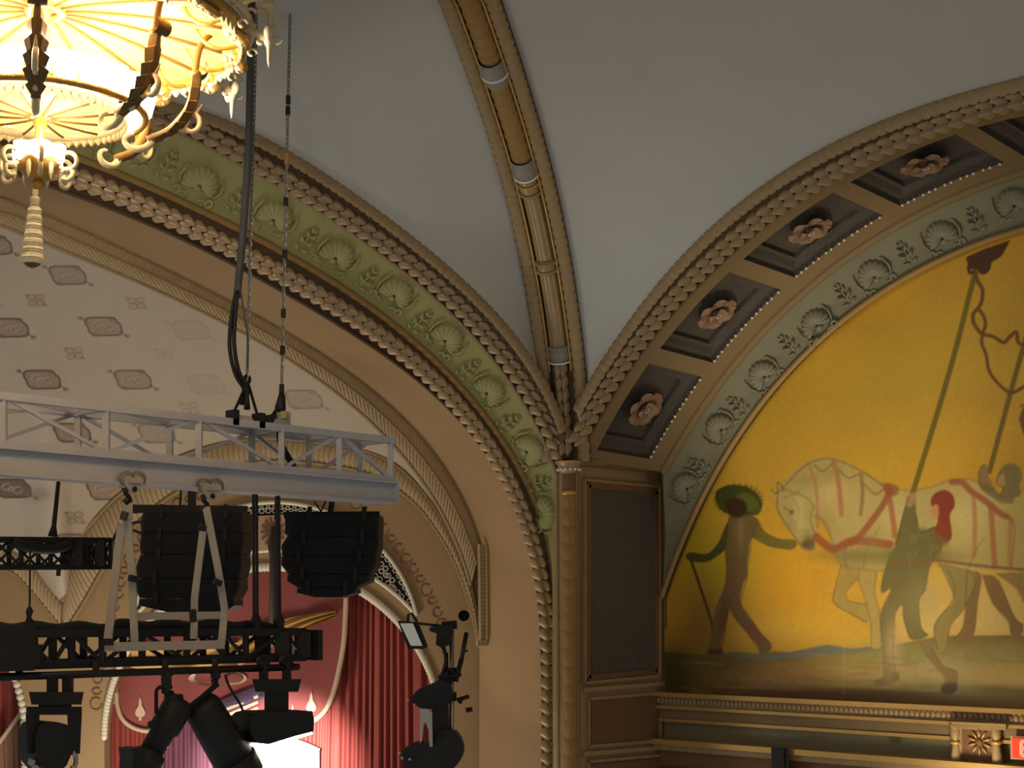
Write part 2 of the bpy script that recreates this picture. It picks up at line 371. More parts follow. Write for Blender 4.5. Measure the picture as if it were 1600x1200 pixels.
cof_px = [((1014,572),(1102,587),(1025,715),(933,704)), ((1136,428),(1222,450),(1120,562),(1035,547)), ((1300,304),(1375,332),(1249,430),(1161,407)), ((1487,212),(1564,244),(1412,319),(1326,289)), ((1690,130),(1760,170),(1603,240),(1525,199))]
J0, J1 = [], []; rng_i = []
for q in cof_px:
    ij = [near(S, *p) for p in q]
    if q is not cof_px[-1]: J0 += [ij[0][1], ij[3][1]]; J1 += [ij[1][1], ij[2][1]]
    rng_i.append((int((ij[3][0] + ij[2][0]) / 2), int((ij[0][0] + ij[1][0]) / 2)))
j0, j1 = int(np.median(J0)), int(np.median(J1))
ln = np.mean([b - a for a, b in rng_i[:4]]); rng_i[4] = (rng_i[4][0], int(rng_i[4][0] + ln))
gap = int(rng_i[4][0] - rng_i[3][1]); 
for k in range(2): a = rng_i[-1][1] + gap; rng_i.append((a, int(a + ln)))
rng_i = [q for q in rng_i if q[1] < len(S) - 2]
mb = MB(); mb.grid(S[:, :j0 + 1]); mb.grid(S[:, j1:])
prev = 0
for a, b in rng_i: mb.grid(S[prev:a + 1, j0:j1 + 1]); prev = b
mb.grid(S[prev:, j0:j1 + 1])
obj('soffit', mb, PINK, side, True)
t, x, o = frames(rD, V3(-1, 0, 0))
obj('edge_moulding', MB().grid(np.array([[rD[i] + x[i] * a + o[i] * b for a, b in rnd(.055, 8, 1, .0)] for i in range(240)]), cv=True), PINK, side, True)
fz = dense([rD, rD * .5 + rE * .5 + V3(.06, 0, 0), rE], 15)
obj('frieze', MB().grid(fz), SAGE, side, True)
obj('gold_fillet', MB().tube(rE + V3(-.02, 0, 0), .035, 6), OCHRE, side, True)
decorate(fz, [(1072, 762), (1125, 669), (1192, 582), (1272, 503), (1365, 429), (1471, 367), (1587, 316), (1700, 285), (1815, 270)], side, SAGER, .185)

def petal_mesh(m):
    P = []
    for v in np.linspace(0, 1, 5):
        P.append([(u * .125 * math.sin(PI * (.12 + .72 * v)), .04 + .2 * v, .02 + .08 * math.sin(v * 2.4) + .02 * u * u * v) for u in np.linspace(-1, 1, 6)])
    return mesh('petal', MB().grid(np.array(P)), m, True)
PET = petal_mesh(ROSE)
PET2 = PET.copy(); 
for vv in PET2.vertices: vv.co = (vv.co[0] * .6, vv.co[1] * .55, vv.co[2] + .03)
BUT = mesh('bud', MB().sph((0, 0, .06), .045, 7), ROSE, True)
SEED = MB()
for k in range(6): SEED.sph((.03 * math.cos(k * 1.05), .03 * math.sin(k * 1.05), .1), .011, 4)
SEEDM = mesh('seed', SEED, BEAD, True)
C0 = V3(0, -5.7, -4.0)
for k, (a, b) in enumerate(rng_i):
    m_ = (a + b) // 2; jm = (j0 + j1) // 2
    pm = S[m_, jm]; up = V3(0, pm[1] - C0[1], pm[2] - C0[2]); up = unit(up)
    def ring(f, d):
        """rectangle shrunk by f of its size, sunk by d"""
        ia, ib = a + (b - a) * f, b - (b - a) * f; ja, jb = j0 + (j1 - j0) * f, j1 - (j1 - j0) * f
        P = []
        for i, j in [(ia + (ib - ia) * q, ja) for q in np.linspace(0, 1, 9)] + [(ib, ja + (jb - ja) * q) for q in np.linspace(0, 1, 9)[1:]] + [(ib + (ia - ib) * q, jb) for q in np.linspace(0, 1, 9)[1:]] + [(ia, jb + (ja - jb) * q) for q in np.linspace(0, 1, 9)[1:-1]]:
            i0, jj = int(i), int(j); fi, fj = i - i0, j - jj; i1 = min(i0 + 1, len(S) - 1); j1_ = min(jj + 1, S.shape[1] - 1)
            p = (S[i0, jj] * (1 - fi) + S[i1, jj] * fi) * (1 - fj) + (S[i0, j1_] * (1 - fi) + S[i1, j1_] * fi) * fj
            P.append(p + up * d)
        return np.array(P)
    R = [ring(0, 0), ring(0, .07), ring(.05, .07), ring(.09, .11), ring(.13, .11), ring(.13, .17)]
    cf = obj('coffer', MB().grid(np.array(R), cv=True), COFF, side)
    base = R[-1]; c = base.mean(0)
    obj('coffer_field', MB().add(np.vstack([base, c[None]]), [(i, (i + 1) % len(base), len(base)) for i in range(len(base))]), COFF, cf)
    tx = unit(S[min(m_ + 1, len(S) - 1), jm] - S[m_ - 1, jm]); nz = -up; tx = unit(tx - nz * (tx @ nz)); ty = np.cross(nz, tx); 
    Mr = lambda ang, d=0: M4(c + nz * d, tx * math.cos(ang) + ty * math.sin(ang), -tx * math.sin(ang) + ty * math.cos(ang), nz)
    ro = inst('rosette', BUT, cf, Mr(0, .03))
    if k > 5: continue
    # sub-parts would be a fourth level, so the petals sit beside the bud under the coffer
    for q in range(7): inst('petal', PET, cf, Mr(q * 2 * PI / 7, .03))
    for q in range(5): inst('petal', PET2, cf, Mr(q * 2 * PI / 5 + .3, .05))
    inst('seed_cluster', SEEDM, cf, Mr(0, .05))
    bd = MB(); e = [S[i, j1] - V3(.012, 0, 0) - up * .012 for i in np.linspace(a + 1, b - 1, 14).astype(int)]
    for p in e: bd.sph(p, .016, 6)
    obj('bead_row', bd, BEAD, cf, True)

# ============================================================ RIB + VAULT
DN = unit(V3(4.0, -6.3, 0))                     # normal of the rib's diagonal plane
rp = [at(x_, y_, DN, 0) for x_, y_ in [(885,722),(878,600),(875,550),(857,440),(840,340),(822,265),(795,180),(770,100),(735,0)]]
q = np.array([(np.hypot(p[0], p[1]), p[2]) for p in rp]); A = np.c_[2 * q, np.ones(len(q))]; s0 = np.linalg.lstsq(A, (q ** 2).sum(1), rcond=None)[0]
th = np.arctan2(q[:, 1] - s0[1], q[:, 0] - s0[0]); rr = np.hypot(q[:, 0] - s0[0], q[:, 1] - s0[1]); pf = np.polyfit(th, rr, 3)
tt = np.linspace(th.max(), math.radians(88), 260); r2 = np.polyval(pf, np.maximum(tt, th.min())); dd = s0[0] + r2 * np.cos(tt); zz = s0[1] + r2 * np.sin(tt)
dirx = unit(V3(-6.3, -4.0, 0)); rib = dirx * dd[:, None] + V3(0, 0, 1) * zz[:, None]
kk = dd < 7.46; rib = resample(rib[kk], 260); crown = rib[-1]
# ceiling panels (lofts from each arch to the rib)
def cut(C, axis, lim):
    k = np.argmax(C[:, axis] < lim) or len(C); e = C[k - 1].copy(); e[axis] = lim; return resample(np.vstack([C[:k], e]), 90)
cl, cr = cut(lA, 0, -6.3), cut(rA, 1, -5.7); rb = resample(np.vstack([rib, [-6.3, -4.0, crown[2] + .05]]), 90)
def panel(a, b, sag, m=16):
    out = []
    for t_ in np.linspace(0, 1, m): out.append(a * (1 - t_) + b * t_ + V3(0, 0, 1) * (sag * 4 * t_ * (1 - t_)) * np.linspace(0, 1, len(a))[:, None])
    return np.array(out)
mb = MB(); tb = tang(rb); db = np.cross(tb, np.broadcast_to(DN, rb.shape)); db = db * np.sign(-db[-1, 2]); pl = panel(cl, rb - DN * .27 - db * .03, .25); mb.grid(pl); pr = panel(cr, rb + DN * .27 - db * .03, .25); mb.grid(np.array([rb - DN * .27 - db * .03, rb + DN * .27 - db * .03])); mb.grid(pr)
mx = lambda P: np.array([2 * -6.3, 0, 0]) + P * V3(-1, 1, 1)
mb.grid(mx(pl)); ed = pr[:, -1]; mr = lambda P: np.array([0, 2 * -5.7, 0]) + P * V3(1, -1, 1); mb.grid(np.array([ed, mr(ed)])); mb.grid(mr(pr[:, 45:])); mb.box(V3(-9, -6.5, 5.3), V3(12, 0, 0), V3(0, 9, 0), V3(0, 0, .1))
ceil = struct(obj('ceiling', mb, CEIL, smooth=True), 'smooth grey plaster vault rising from the two arches')
t = tang(rib); sd = np.broadcast_to(DN, rib.shape); dn = np.cross(t, sd); dn = dn * np.sign(-(dn[-1, 2]))
RIB = struct(obj('trim_5', sweep(MB(), rib, sd, dn, [(-.29, -.02), (-.29, .03), (-.13, .03), (-.12, -.005), (.12, -.005), (.13, .03), (.29, .03), (.29, -.02)]), DARKT), 'ornate diagonal vault rib climbing from the corner column to the top edge')
for s in (-1, 1):
    obj('side_band', ribbed(rib + sd * s * .215 + dn * .03, sd, dn, .075, .12, .2, .55), STONE, RIB, True)
    obj('gold_fillet', MB().tube(rib[40:] + sd[40:] * s * .128 + dn[40:] * .045, .014, 5), GOLD, RIB, True)
sl = np.r_[0, np.cumsum(np.linalg.norm(np.diff(rib, axis=0), axis=1))]
def rib_at(px_y):
    u, v = proj(rib); return float(np.interp(px_y, v[::-1], sl[::-1]))
def rib_seg(y0, y1, n):
    u = np.linspace(rib_at(y0), rib_at(y1), n); f = lambda A: np.c_[tuple(np.interp(u, sl, A[:, k]) for k in range(3))]
    return f(rib), f(sd), f(dn)
def roll(y0, y1, pitch, r, saw, flutes=0, k=14):
    n = max(8, int(abs(rib_at(y1) - rib_at(y0)) / pitch * 6)); P, x, o = rib_seg(y0, y1, n); rows = []
    for i in range(n):
        w = r * (1 - saw * ((i % 6) / 5)); row = []
        for a in np.linspace(0, PI, k if not flutes else flutes * 4 + 1):
            q_ = w * (1 - (.10 * abs(math.sin(a * flutes)) if flutes else 0))
            row.append(P[i] + x[i] * q_ * math.cos(a) + o[i] * (q_ * math.sin(a) * .9 + .01))
        rows.append(row)
    return MB().grid(np.array(rows))
obj('leaf_roll', roll(-330, 92, .15, .115, .12), OCHRE, RIB); obj('leaf_roll', roll(124, 246, .15, .115, .12), OCHRE, RIB)
obj('reeded_roll', roll(294, 402, .1, .105, 0, 5), LEAFD, RIB, True); obj('reeded_roll', roll(420, 540, .1, .105, 0, 5), LEAFD, RIB, True)
obj('cap_roll', roll(560, 716, .1, .07, 0), DARKT, RIB, True)
def collar(y0, y1, r, m, name='collar', rings=()):
    P, x, o = rib_seg(y0, y1, 7); mb = MB(); pr_ = [.95, 1.08, 1.0, 1.06, 1.1, 1.02, .95]
    mb.grid(np.array([[P[i] + x[i] * r * pr_[i] * math.cos(a) + o[i] * (r * pr_[i] * math.sin(a) + .01) for a in np.linspace(0, PI, 14)] for i in range(7)]))
    return obj(name, mb, m, RIB, True)
def ringlet(y, r, m=GOLD, w=.016):
    P, x, o = rib_seg(y - 1, y + 1, 3); obj('ring', MB().tube([P[1] + x[1] * r * math.cos(a) + o[1] * (r * math.sin(a) + .01) for a in np.linspace(0, PI, 14)], w, 6), m, RIB, True)
collar(90, 126, .13, SILV); ringlet(111, .14, BEAD, .012)
collar(245, 272, .13, SILV); ringlet(271, .135, BEAD, .012); collar(274, 300, .105, LEAFD); ringlet(283, .12); ringlet(297, .12, LEAFD)
collar(402, 422, .105, LEAFD); ringlet(406, .12, LEAFD, .02); ringlet(419, .12, LEAFD, .02)
collar(538, 562, .115, SILV); ringlet(564, .12, BEAD, .012); ringlet(541, .118, SILV)
P, x, o = rib_seg(575, 716, 60); LM3 = leaf_mesh(.17, .17, .08, LEAFD, 'leaf')
leaf_run(P + o * .055, o.mean(0), LM3, RIB, .155, s0=.0, flip=False)
# ============================================================ CORNER COLUMN
def cyl_roll(o, z0, z1, r, pitch, saw, name, m, parent, n=14):
    k = int((z1 - z0) / pitch * 6); prof = [(r * (1 + saw * ((i % 6) / 5 - .5)), z0 + (z1 - z0) * i / k) for i in range(k + 1)]
    return obj(name, MB().lathe(o, prof, n), m, parent, True)
CO = V3(-.02, -.06, 0)
colm = struct(obj('trim_6', MB().box(V3(.12, .06, -2.1), V3(.12, 0, 0), V3(0, .1, 0), V3(0, 0, 2.1)), TAN), 'slender leaf-wrapped corner column between the two arches')
mbk = MB(); zc = 0.0
for z in np.arange(-4.1, -.42, .2):   # overlapping leaf courses with slanted edges
    rows = []
    for i in range(15):
        a = i / 14 * 2 * PI
        sl_ = .04 * math.cos(a - .9)
        rows.append([CO + V3(math.cos(a) * r_, math.sin(a) * r_, z + h_ + sl_) for r_, h_ in ((.079, 0), (.084, .192), (.078, .197), (.078, .2))])
    mbk.grid(np.array(rows))
obj('column_shaft', mbk, OCHRE, colm, True)
obj('astragal', MB().lathe(CO + V3(0, 0, -.345), [(.07, -.03), (.095, -.015), (.095, .015), (.07, .03)], 14), GOLD, colm, True)
obj('neck', MB().lathe(CO + V3(0, 0, -.2), [(.078, -.12), (.078, .1)], 14), BROWN, colm, True)
cap = obj('capital', MB().lathe(CO + V3(0, 0, -.06), [(.08, -.06), (.12, -.04), (.13, 0), (.13, .04), (.15, .05), (.155, .075), (.13, .085), (.05, .09)], 18), LEAFD, colm, True)
obj('rim', MB().tube([CO + V3(.155 * math.cos(a), .155 * math.sin(a), .012) for a in np.linspace(0, 2 * PI, 24, endpoint=False)], .014, 6, closed=True), GOLD, cap, True)
mb = MB()
for a in np.linspace(0, 2 * PI, 14, endpoint=False): mb.sph(CO + V3(.132 * math.cos(a), .132 * math.sin(a), -.075), .016, 6)
obj('bead_ring', mb, BEAD, cap, True)

# ============================================================ JAMB, MURAL WALL, CORNICE
YJ = -.05
def jp(x, y, d=0): return yp(x, y, YJ - d)
XJ = xp(1040, 900, 1.6)
jamb = struct(obj('wall_corner', MB().box(V3(.88, .03, -2.1), V3(.72, 0, 0), V3(0, .08, 0), V3(0, 0, 2.12)), TAN), 'narrow tan pier wall with the tall mesh grille right of the corner column')
def frame_rect(q, w, d, m, name, parent, fill=None, sink=.0):
    """mitred frame around a pixel quad on the jamb (TL,TR,BR,BL)"""
    mb = MB(); P = [jp(*p, d) for p in q]
    for k in range(4): mb.bar(P[k], P[(k + 1) % 4], w, .05, up=(0, 1, 0))
    return obj(name, mb, m, parent)
q = [(918, 757), (1025, 768), (1025, 1050), (918, 1060)]
fr = frame_rect(q, .075, .02, BROWN, 'grille_frame', jamb); frame_rect([(913, 750), (1030, 761), (1030, 1056), (913, 1067)], .03, .035, STONE, 'frame_bead', jamb)
a, b = jp(918, 757), jp(1025, 1050); x0, x1, z0, z1 = a[0] + .02, b[0] - .02, b[2] - .03, a[2]
gmesh = MB(); GY = YJ - .025
for k in np.arange(-z1 + z0, x1 - x0, .038):
    for s in (1, -1):
        pts = []
        for (xx, zz_) in ((x0 + k, z0), (x0 + k + (z1 - z0), z1)):
            pts.append((xx, zz_))
        (ax_, az), (bx, bz) = pts
        if ax_ < x0: az += x0 - ax_; ax_ = x0
        if bx > x1: bz -= bx - x1; bx = x1
        if bz - az < .02: continue
        if s < 0: ax_, bx = x0 + x1 - ax_, x0 + x1 - bx
        gmesh.bar((ax_, GY - .004 * s, az), (bx, GY - .004 * s, bz), .009, .006, up=(0, 1, 0))
obj('grille_mesh', gmesh, mat('grille_grey', '6a6256', 1.4, rough=.5), jamb)['kind'] = 'stuff'
obj('grille_backing', MB().box(V3((x0 + x1) / 2, YJ - .003, (z0 + z1) / 2), V3((x1 - x0) / 2, 0, 0), V3(0, .004, 0), V3(0, 0, (z1 - z0) / 2)), mat('grille_cloth', '2a2825', 1.1, rough=.9), jamb)
def panel_rect(q, name='panel'):
    P = [jp(*p, .0) for p in q]; c = sum(P) / 4
    mb = MB(); mb.prism([c + (p - c) * .93 for p in P], (0, -.03, 0)); o = obj(name, mb, BROWN, jamb)
    mb = MB()
    for k in range(4): mb.bar(P[k] + V3(0, -.02, 0), P[(k + 1) % 4] + V3(0, -.02, 0), .035, .05, up=(0, 1, 0))
    obj('panel_moulding', mb, STONE, jamb); return o
panel_rect([(917, 1092), (1029, 1083), (1029, 1157), (917, 1166)]); panel_rect([(917, 1190), (1029, 1180), (1029, 1290), (917, 1300)])
obj('rail', MB().bar(jp(910, 1078, .01), jp(1036, 1068, .01), .07, .05), TAN, jamb)
obj('rail', MB().bar(jp(910, 1178, .01), jp(1036, 1168, .01), .05, .05), TAN, jamb)
# pier block under the coffers
obj('impost', MB().hexa([V3(.1, YJ - .02, -.02), V3(1.6, YJ - .02, -.02), V3(1.6, .3, -.02), V3(.1, .3, -.02), V3(.1, YJ - .1, .06), V3(1.4, YJ - .35, .06), V3(1.6, .3, .06), V3(.1, .3, .06)]), PINK, jamb)

XM = 1.6; ZC0 = -2.67
side_wall = struct(obj('wall_right', MB().box(V3(XM + .16, -5.5, -.3), V3(.15, 0, 0), V3(0, 6, 0), V3(0, 0, 4.0)), PINK), 'side wall behind the painted lunette')
low = struct(obj('wall_right_lower', MB().box(V3(XM + .02, -5.4, -3.6), V3(.03, 0, 0), V3(0, 5.4, 0), V3(0, 0, .92)), mat('grey_green_panel', '646049', 1.7, rough=.6, var=.08)), 'grey green wall strip under the mural cornice')
def hmould(x_out, za, zb, m, name, parent, y0=-.05, y1=-9.5):
    return obj(name, MB().box(V3((XM + XM - x_out) / 2, (y0 + y1) / 2, (za + zb) / 2), V3(x_out / 2, 0, 0), V3(0, (y1 - y0) / 2, 0), V3(0, 0, (zb - za) / 2)), m, parent)
def zpx(x, y, c=XM): return xp(x, y, c)[2]
cor = struct(hmould(.17, -2.72, -2.67, GOLD, 'trim_7', None), 'gilded cornice moulding running under the mural')
mb = MB(); yy = np.arange(-.1, -9.4, -.062)
for y in yy: mb.sph((XM - .125, y, -2.765), .03, 5, (.6, 1, 1.2))
obj('egg_row', mb, STONE, cor, True)['kind'] = 'stuff'
obj('bed', MB().box(V3(XM - .05, -4.8, -2.79), V3(.07, 0, 0), V3(0, 4.7, 0), V3(0, 0, .07)), STONE, cor)
hmould(.16, -2.86, -2.825, GOLD, 'fillet', cor); hmould(.09, -2.98, -2.86, PINK, 'fascia', cor); hmould(.11, -3.015, -2.98, GOLD, 'fillet', cor)
za = zpx(1300, 1173, XM - .1); 
led = struct(hmould(.26, za - .06, za, GOLD, 'trim_8', None), 'polished gilt ledge below the grey green wall strip')
hmould(.20, za - .13, za - .06, STONE, 'ledge_bed', led); hmould(.1, za - .75, za - .13, BROWN, 'ledge_panel', led); hmould(.13, za - .38, za - .33, DARKT, 'panel_moulding', led)
# ============================================================ MURAL (flat painting, colour laid on a fine grid)
def inside(u, v, P):
    r = np.zeros(u.shape, bool); n = len(P)
    for i in range(n):
        (x1_, y1_), (x2_, y2_) = P[i], P[(i + 1) % n]
        if y1_ == y2_: continue
        r ^= ((y1_ > v) != (y2_ > v)) & (u < (x2_ - x1_) * (v - y1_) / (y2_ - y1_) + x1_)
    return r
def dist(u, v, P, closed=False):
    d = np.full(u.shape, 1e9); n = len(P)
    for i in range(n if closed else n - 1):
        a, b = np.array(P[i], float), np.array(P[(i + 1) % n], float); e = b - a
        t_ = np.clip(((u - a[0]) * e[0] + (v - a[1]) * e[1]) / (e @ e + 1e-9), 0, 1)
        d = np.minimum(d, np.hypot(u - a[0] - t_ * e[0], v - a[1] - t_ * e[1]))
    return d
class Paint:
    """u, v: paint coordinates of the vertices; c: linear colours"""
    def __init__(s, u, v, base): s.u, s.v = u, v; s.c = np.tile(lin(base), (len(u), 1))
    def blend(s, idx, a, col): s.c[idx] = s.c[idx] * (1 - a[:, None]) + lin(col) * a[:, None]
    def poly(s, P, col, soft=1.3, al=1.0, smooth=True):
        if smooth and len(P) > 4:
            q = np.array(P, float); q = np.vstack([q, q[:1]]); P = [tuple(p) for p in poly2(q, len(q) * 4)[:-1]]
        P = np.array(P, float); lo, hi = P.min(0) - soft * 2, P.max(0) + soft * 2
        k = np.where((s.u > lo[0]) & (s.u < hi[0]) & (s.v > lo[1]) & (s.v < hi[1]))[0]
        if not len(k): return
        d = dist(s.u[k], s.v[k], P, True) * np.where(inside(s.u[k], s.v[k], P), 1, -1)
        s.blend(k, np.clip(d / soft * .5 + .5, 0, 1) * al, col)
    def line(s, P, w, col, soft=1.0, al=1.0, spl=True):
        if spl and len(P) > 2: P = poly2(P, len(P) * 5)
        P = np.array(P, float); m = w + soft * 2; lo, hi = P.min(0) - m, P.max(0) + m
        k = np.where((s.u > lo[0]) & (s.u < hi[0]) & (s.v > lo[1]) & (s.v < hi[1]))[0]
        if not len(k): return
        d = w / 2 - dist(s.u[k], s.v[k], P); s.blend(k, np.clip(d / soft * .5 + .5, 0, 1) * al, col)
    def blob(s, x, y, rx, ry, col, al):
        r = ((s.u - x) / rx) ** 2 + ((s.v - y) / ry) ** 2; k = np.where(r < 6)[0]
        s.blend(k, np.exp(-r[k]) * al, col)
dy = .0122
ys = np.arange(-.1, -7.6, -dy); zs = np.arange(-2.69, 2.75, dy)
YY, ZZ = np.meshgrid(ys, zs, indexing='ij'); Pm = np.stack([np.full(YY.shape, XM), YY, ZZ], -1).reshape(-1, 3)
mu, mv = proj(Pm)
pt = Paint(mu, mv, 'b8892a')
K = lambda L: [(1000 + a / 2.667, 680 + b / 2.667) for a, b in L]
r2_ = np.random.default_rng(3)
for k in range(60):
    pt.blob(r2_.uniform(1040, 1620), r2_.uniform(380, 1000), r2_.uniform(25, 80), r2_.uniform(20, 60), ['c08a20', 'a87c20', 'b07a2c', 'c2952e', 'a8812c'][k % 5], .4)
for X_, Y_, rx, ry, c_, al in [(1100, 960, 45, 110, '6a4428', .8), (1115, 870, 60, 70, 'a8981c', .6), (1240, 920, 60, 60, 'c28418', .7), (1230, 850, 70, 50, 'c58f14', .6), (1330, 640, 120, 120, 'b08a2c', .5), (1480, 560, 140, 120, 'b38f36', .5), (1560, 960, 80, 60, 'c2a468', .8), (1440, 960, 50, 60, 'c0a060', .7), (1230, 980, 60, 25, 'c89a30', .5), (1180, 640, 60, 90, 'a8862c', .5), (1290, 470, 90, 60, 'a5752a', .5)]:
    pt.blob(X_, Y_, rx, ry, c_, al)
# ground
hill = [(95, 903), (200, 912), (300, 914), (400, 902), (500, 912), (560, 900), (620, 905), (700, 890), (780, 874), (880, 890), (1000, 876), (1100, 866), (1250, 836), (1700, 832), (2500, 850)]
pt.poly(K(hill + [(2500, 1300), (95, 1300)]), '6a5226', 1.2, 1, False)
for X_, Y_, rx, ry, c_, al in [(1055, 1050, 40, 60, '2a2414', .9), (1130, 1040, 70, 25, '4a4420', .7), (1220, 1060, 80, 30, '8a5c20', .7), (1330, 1050, 90, 35, '8c7038', .8), (1480, 1050, 110, 40, '9c8658', .9), (1580, 1060, 60, 50, '9a8048', .8), (1400, 1020, 70, 14, '76743c', .8), (1500, 1080, 60, 12, 'b09a70', .6), (1250, 1085, 200, 14, '4a2c18', .7), (1560, 1020, 60, 14, '7c7440', .7), (1330, 1090, 80, 10, '6a4426', .6)]: pt.blob(X_, Y_, rx, ry, c_, al)
pt.poly(K([(340, 907), (500, 914), (620, 906), (780, 875), (880, 890), (1000, 880), (1000, 890), (880, 905), (780, 912), (700, 925), (560, 935), (430, 925)]), '5c6058', 2.5, .8)
pt.line(K([(852, 740), (850, 900), (848, 1080)]), 1.2, 'a8864a', 1, .5)
# man with the wide hat
pt.line(K([(205, 500), (270, 690), (336, 905)]), 4.5, '4a3018')
pt.poly(K([(390, 340), (360, 370), (330, 440), (300, 480), (270, 495), (215, 488), (190, 500), (200, 520), (240, 530), (285, 526), (335, 495), (365, 460), (372, 400)]), '46421c')
pt.poly(K([(450, 345), (490, 350), (520, 400), (580, 430), (640, 435), (655, 458), (630, 477), (600, 475), (540, 465), (490, 440), (462, 415)]), '6c5a20')
pt.poly(K([(370, 340), (400, 322), (450, 328), (490, 352), (478, 405), (455, 450), (446, 520), (446, 590), (430, 615), (418, 690), (440, 740), (490, 810), (545, 868), (547, 893), (520, 912), (498, 905), (488, 865), (420, 795), (385, 745), (372, 715), (360, 770), (332, 850), (342, 905), (318, 916), (283, 916), (295, 850), (308, 770), (325, 700), (350, 640), (360, 580), (357, 480), (365, 420)]), '66502f')
for X_, Y_, rx, ry, c_, al in [(1157, 830, 8, 28, '82704a', .6), (1152, 900, 13, 16, '74482a', .8), (1133, 975, 14, 45, '663a22', .85), (1180, 985, 18, 30, '743c24', .85), (1170, 860, 5, 20, '6a5030', .6)]:
    k = inside(pt.u, pt.v, np.array(K([(365, 340), (490, 350), (446, 590), (420, 690), (547, 893), (498, 905), (372, 715), (342, 905), (283, 916), (350, 640)]))); sv = pt.c.copy(); pt.blob(X_, Y_, rx, ry, c_, al); pt.c[~k] = sv[~k]
pt.line(K([(362, 515), (400, 520), (444, 516)]), 1.5, '5a4028')
pt.poly(K([(313, 265), (318, 232), (350, 214), (385, 206), (420, 210), (450, 215), (490, 243), (509, 285), (500, 322), (478, 334), (440, 330), (400, 326), (360, 326), (330, 303)]), '3c3c10')
pt.poly(K([(400, 250), (440, 240), (480, 265), (500, 300), (490, 325), (455, 320), (430, 290)]), '5a5a1a', 3, .8)
pt.poly(K([(350, 285), (380, 262), (430, 270), (445, 300), (435, 330), (400, 345), (370, 330), (365, 312)]), '38220f', 2)
pt.poly(K([(288, 890), (340, 890), (345, 915), (275, 920)]), '4a3018', 2); 
# far walkers' legs, hind legs of the horse
pt.poly(K([(1362, 565), (1422, 580), (1408, 700), (1392, 830), (1340, 868), (1300, 862), (1345, 800), (1358, 690)]), '7a5c34')
pt.poly(K([(1425, 580), (1490, 600), (1560, 755), (1597, 790), (1590, 832), (1545, 830), (1535, 775), (1470, 700)]), '7c5a32')
pt.poly(K([(1480, 575), (1600, 570), (1610, 720), (1570, 640)]), '8a6a3a')
HB = 'a58c52'
pt.poly(K([(1240, 530), (1365, 555), (1400, 600), (1352, 720), (1295, 790), (1280, 878), (1245, 892), (1222, 800), (1255, 745), (1305, 690), (1285, 620)]), '86703c')
pt.poly(K([(840, 540), (915, 560), (905, 600), (858, 650), (870, 690), (945, 705), (962, 740), (945, 782), (900, 757), (812, 705), (806, 660), (832, 590)]), '96783c')
pt.poly(K([(895, 555), (988, 568), (978, 650), (1000, 750), (1008, 872), (962, 882), (958, 780), (938, 680), (912, 610)]), '9c8046')
pt.poly(K([(700, 480), (680, 472), (650, 432), (610, 372), (577, 312), (563, 265), (548, 225), (572, 232), (570, 195), (592, 212), (640, 150), (700, 108), (770, 93), (850, 108), (930, 150), (1000, 200), (1060, 222), (1140, 228), (1220, 214), (1290, 190), (1370, 183), (1430, 205), (1500, 250), (1562, 320), (1562, 400), (1548, 545), (1500, 560), (1380, 560), (1270, 535), (1200, 525), (1050, 562), (930, 562), (860, 547), (835, 542), (812, 492), (792, 420), (772, 370), (747, 340), (727, 332), (738, 400), (728, 470)]), HB)
pt.poly(K([(1540, 330), (1580, 300), (1680, 310), (1760, 360), (1790, 450), (1740, 560), (1640, 570), (1540, 545)]), HB)
pt.poly(K([(1650, 560), (1760, 520), (1790, 640), (1750, 740), (1770, 860), (1720, 880), (1700, 760), (1720, 660)]), '8c7440')
pt.line(K([(1785, 400), (1830, 480), (1840, 620)]), 14, '8a7444', 4)
hk = inside(pt.u, pt.v, np.array(K([(700, 480), (650, 432), (563, 265), (572, 195), (640, 150), (770, 93), (930, 150), (1060, 222), (1220, 214), (1370, 183), (1562, 320), (1548, 545), (1200, 525), (930, 562), (835, 542), (792, 420), (727, 332), (728, 470)])))
sv = pt.c.copy()
for X_, Y_, rx, ry, c_, al in [(1300, 770, 30, 30, 'b89c62', .8), (1345, 790, 20, 40, 'b49a60', .6), (1250, 800, 14, 30, 'b8a068', .7), (1262, 845, 10, 14, '6a5232', .8), (1395, 800, 20, 30, 'bda56c', .6), (1520, 800, 40, 40, 'bfa76c', .7), (1400, 870, 60, 14, '7a6a36', .8), (1330, 875, 30, 20, '8a6e38', .6), (1265, 750, 30, 10, '8c7440', .5), (1450, 870, 60, 12, '6c6232', .7), (1290, 820, 14, 30, '96783e', .6)]: pt.blob(X_, Y_, rx, ry, c_, al)
pt.c[~hk] = sv[~hk]
pt.line(K([(575, 240), (600, 215), (650, 160), (705, 118), (770, 98), (850, 114), (940, 160), (1005, 205)]), 3, '7a6036', 2, .8)
pt.poly(K([(622, 318), (634, 312), (640, 325), (628, 332)]), '3c2a18', 1.5)
pt.line(K([(600, 262), (650, 245), (700, 265), (725, 300)]), 3, '8a6840', 2, .7); pt.line(K([(590, 215), (640, 240), (660, 235)]), 5, '8c7448', 2, .7); pt.line(K([(610, 370), (660, 400), (715, 395)]), 2, '8a6840', 2, .5)
pt.poly(K([(680, 472), (672, 452), (690, 440), (722, 432), (728, 470), (705, 481)]), '5a4428', 3, .8)
RD = '8e4428'
pt.line(K([(700, 118), (725, 180), (738, 260), (740, 385)]), 5, 'a06a44', 2, .8); pt.line(K([(808, 112), (828, 200), (840, 330)]), 8, 'a2623e', 2, .85); pt.line(K([(922, 165), (928, 240), (920, 330)]), 6, '86603c', 2, .85)
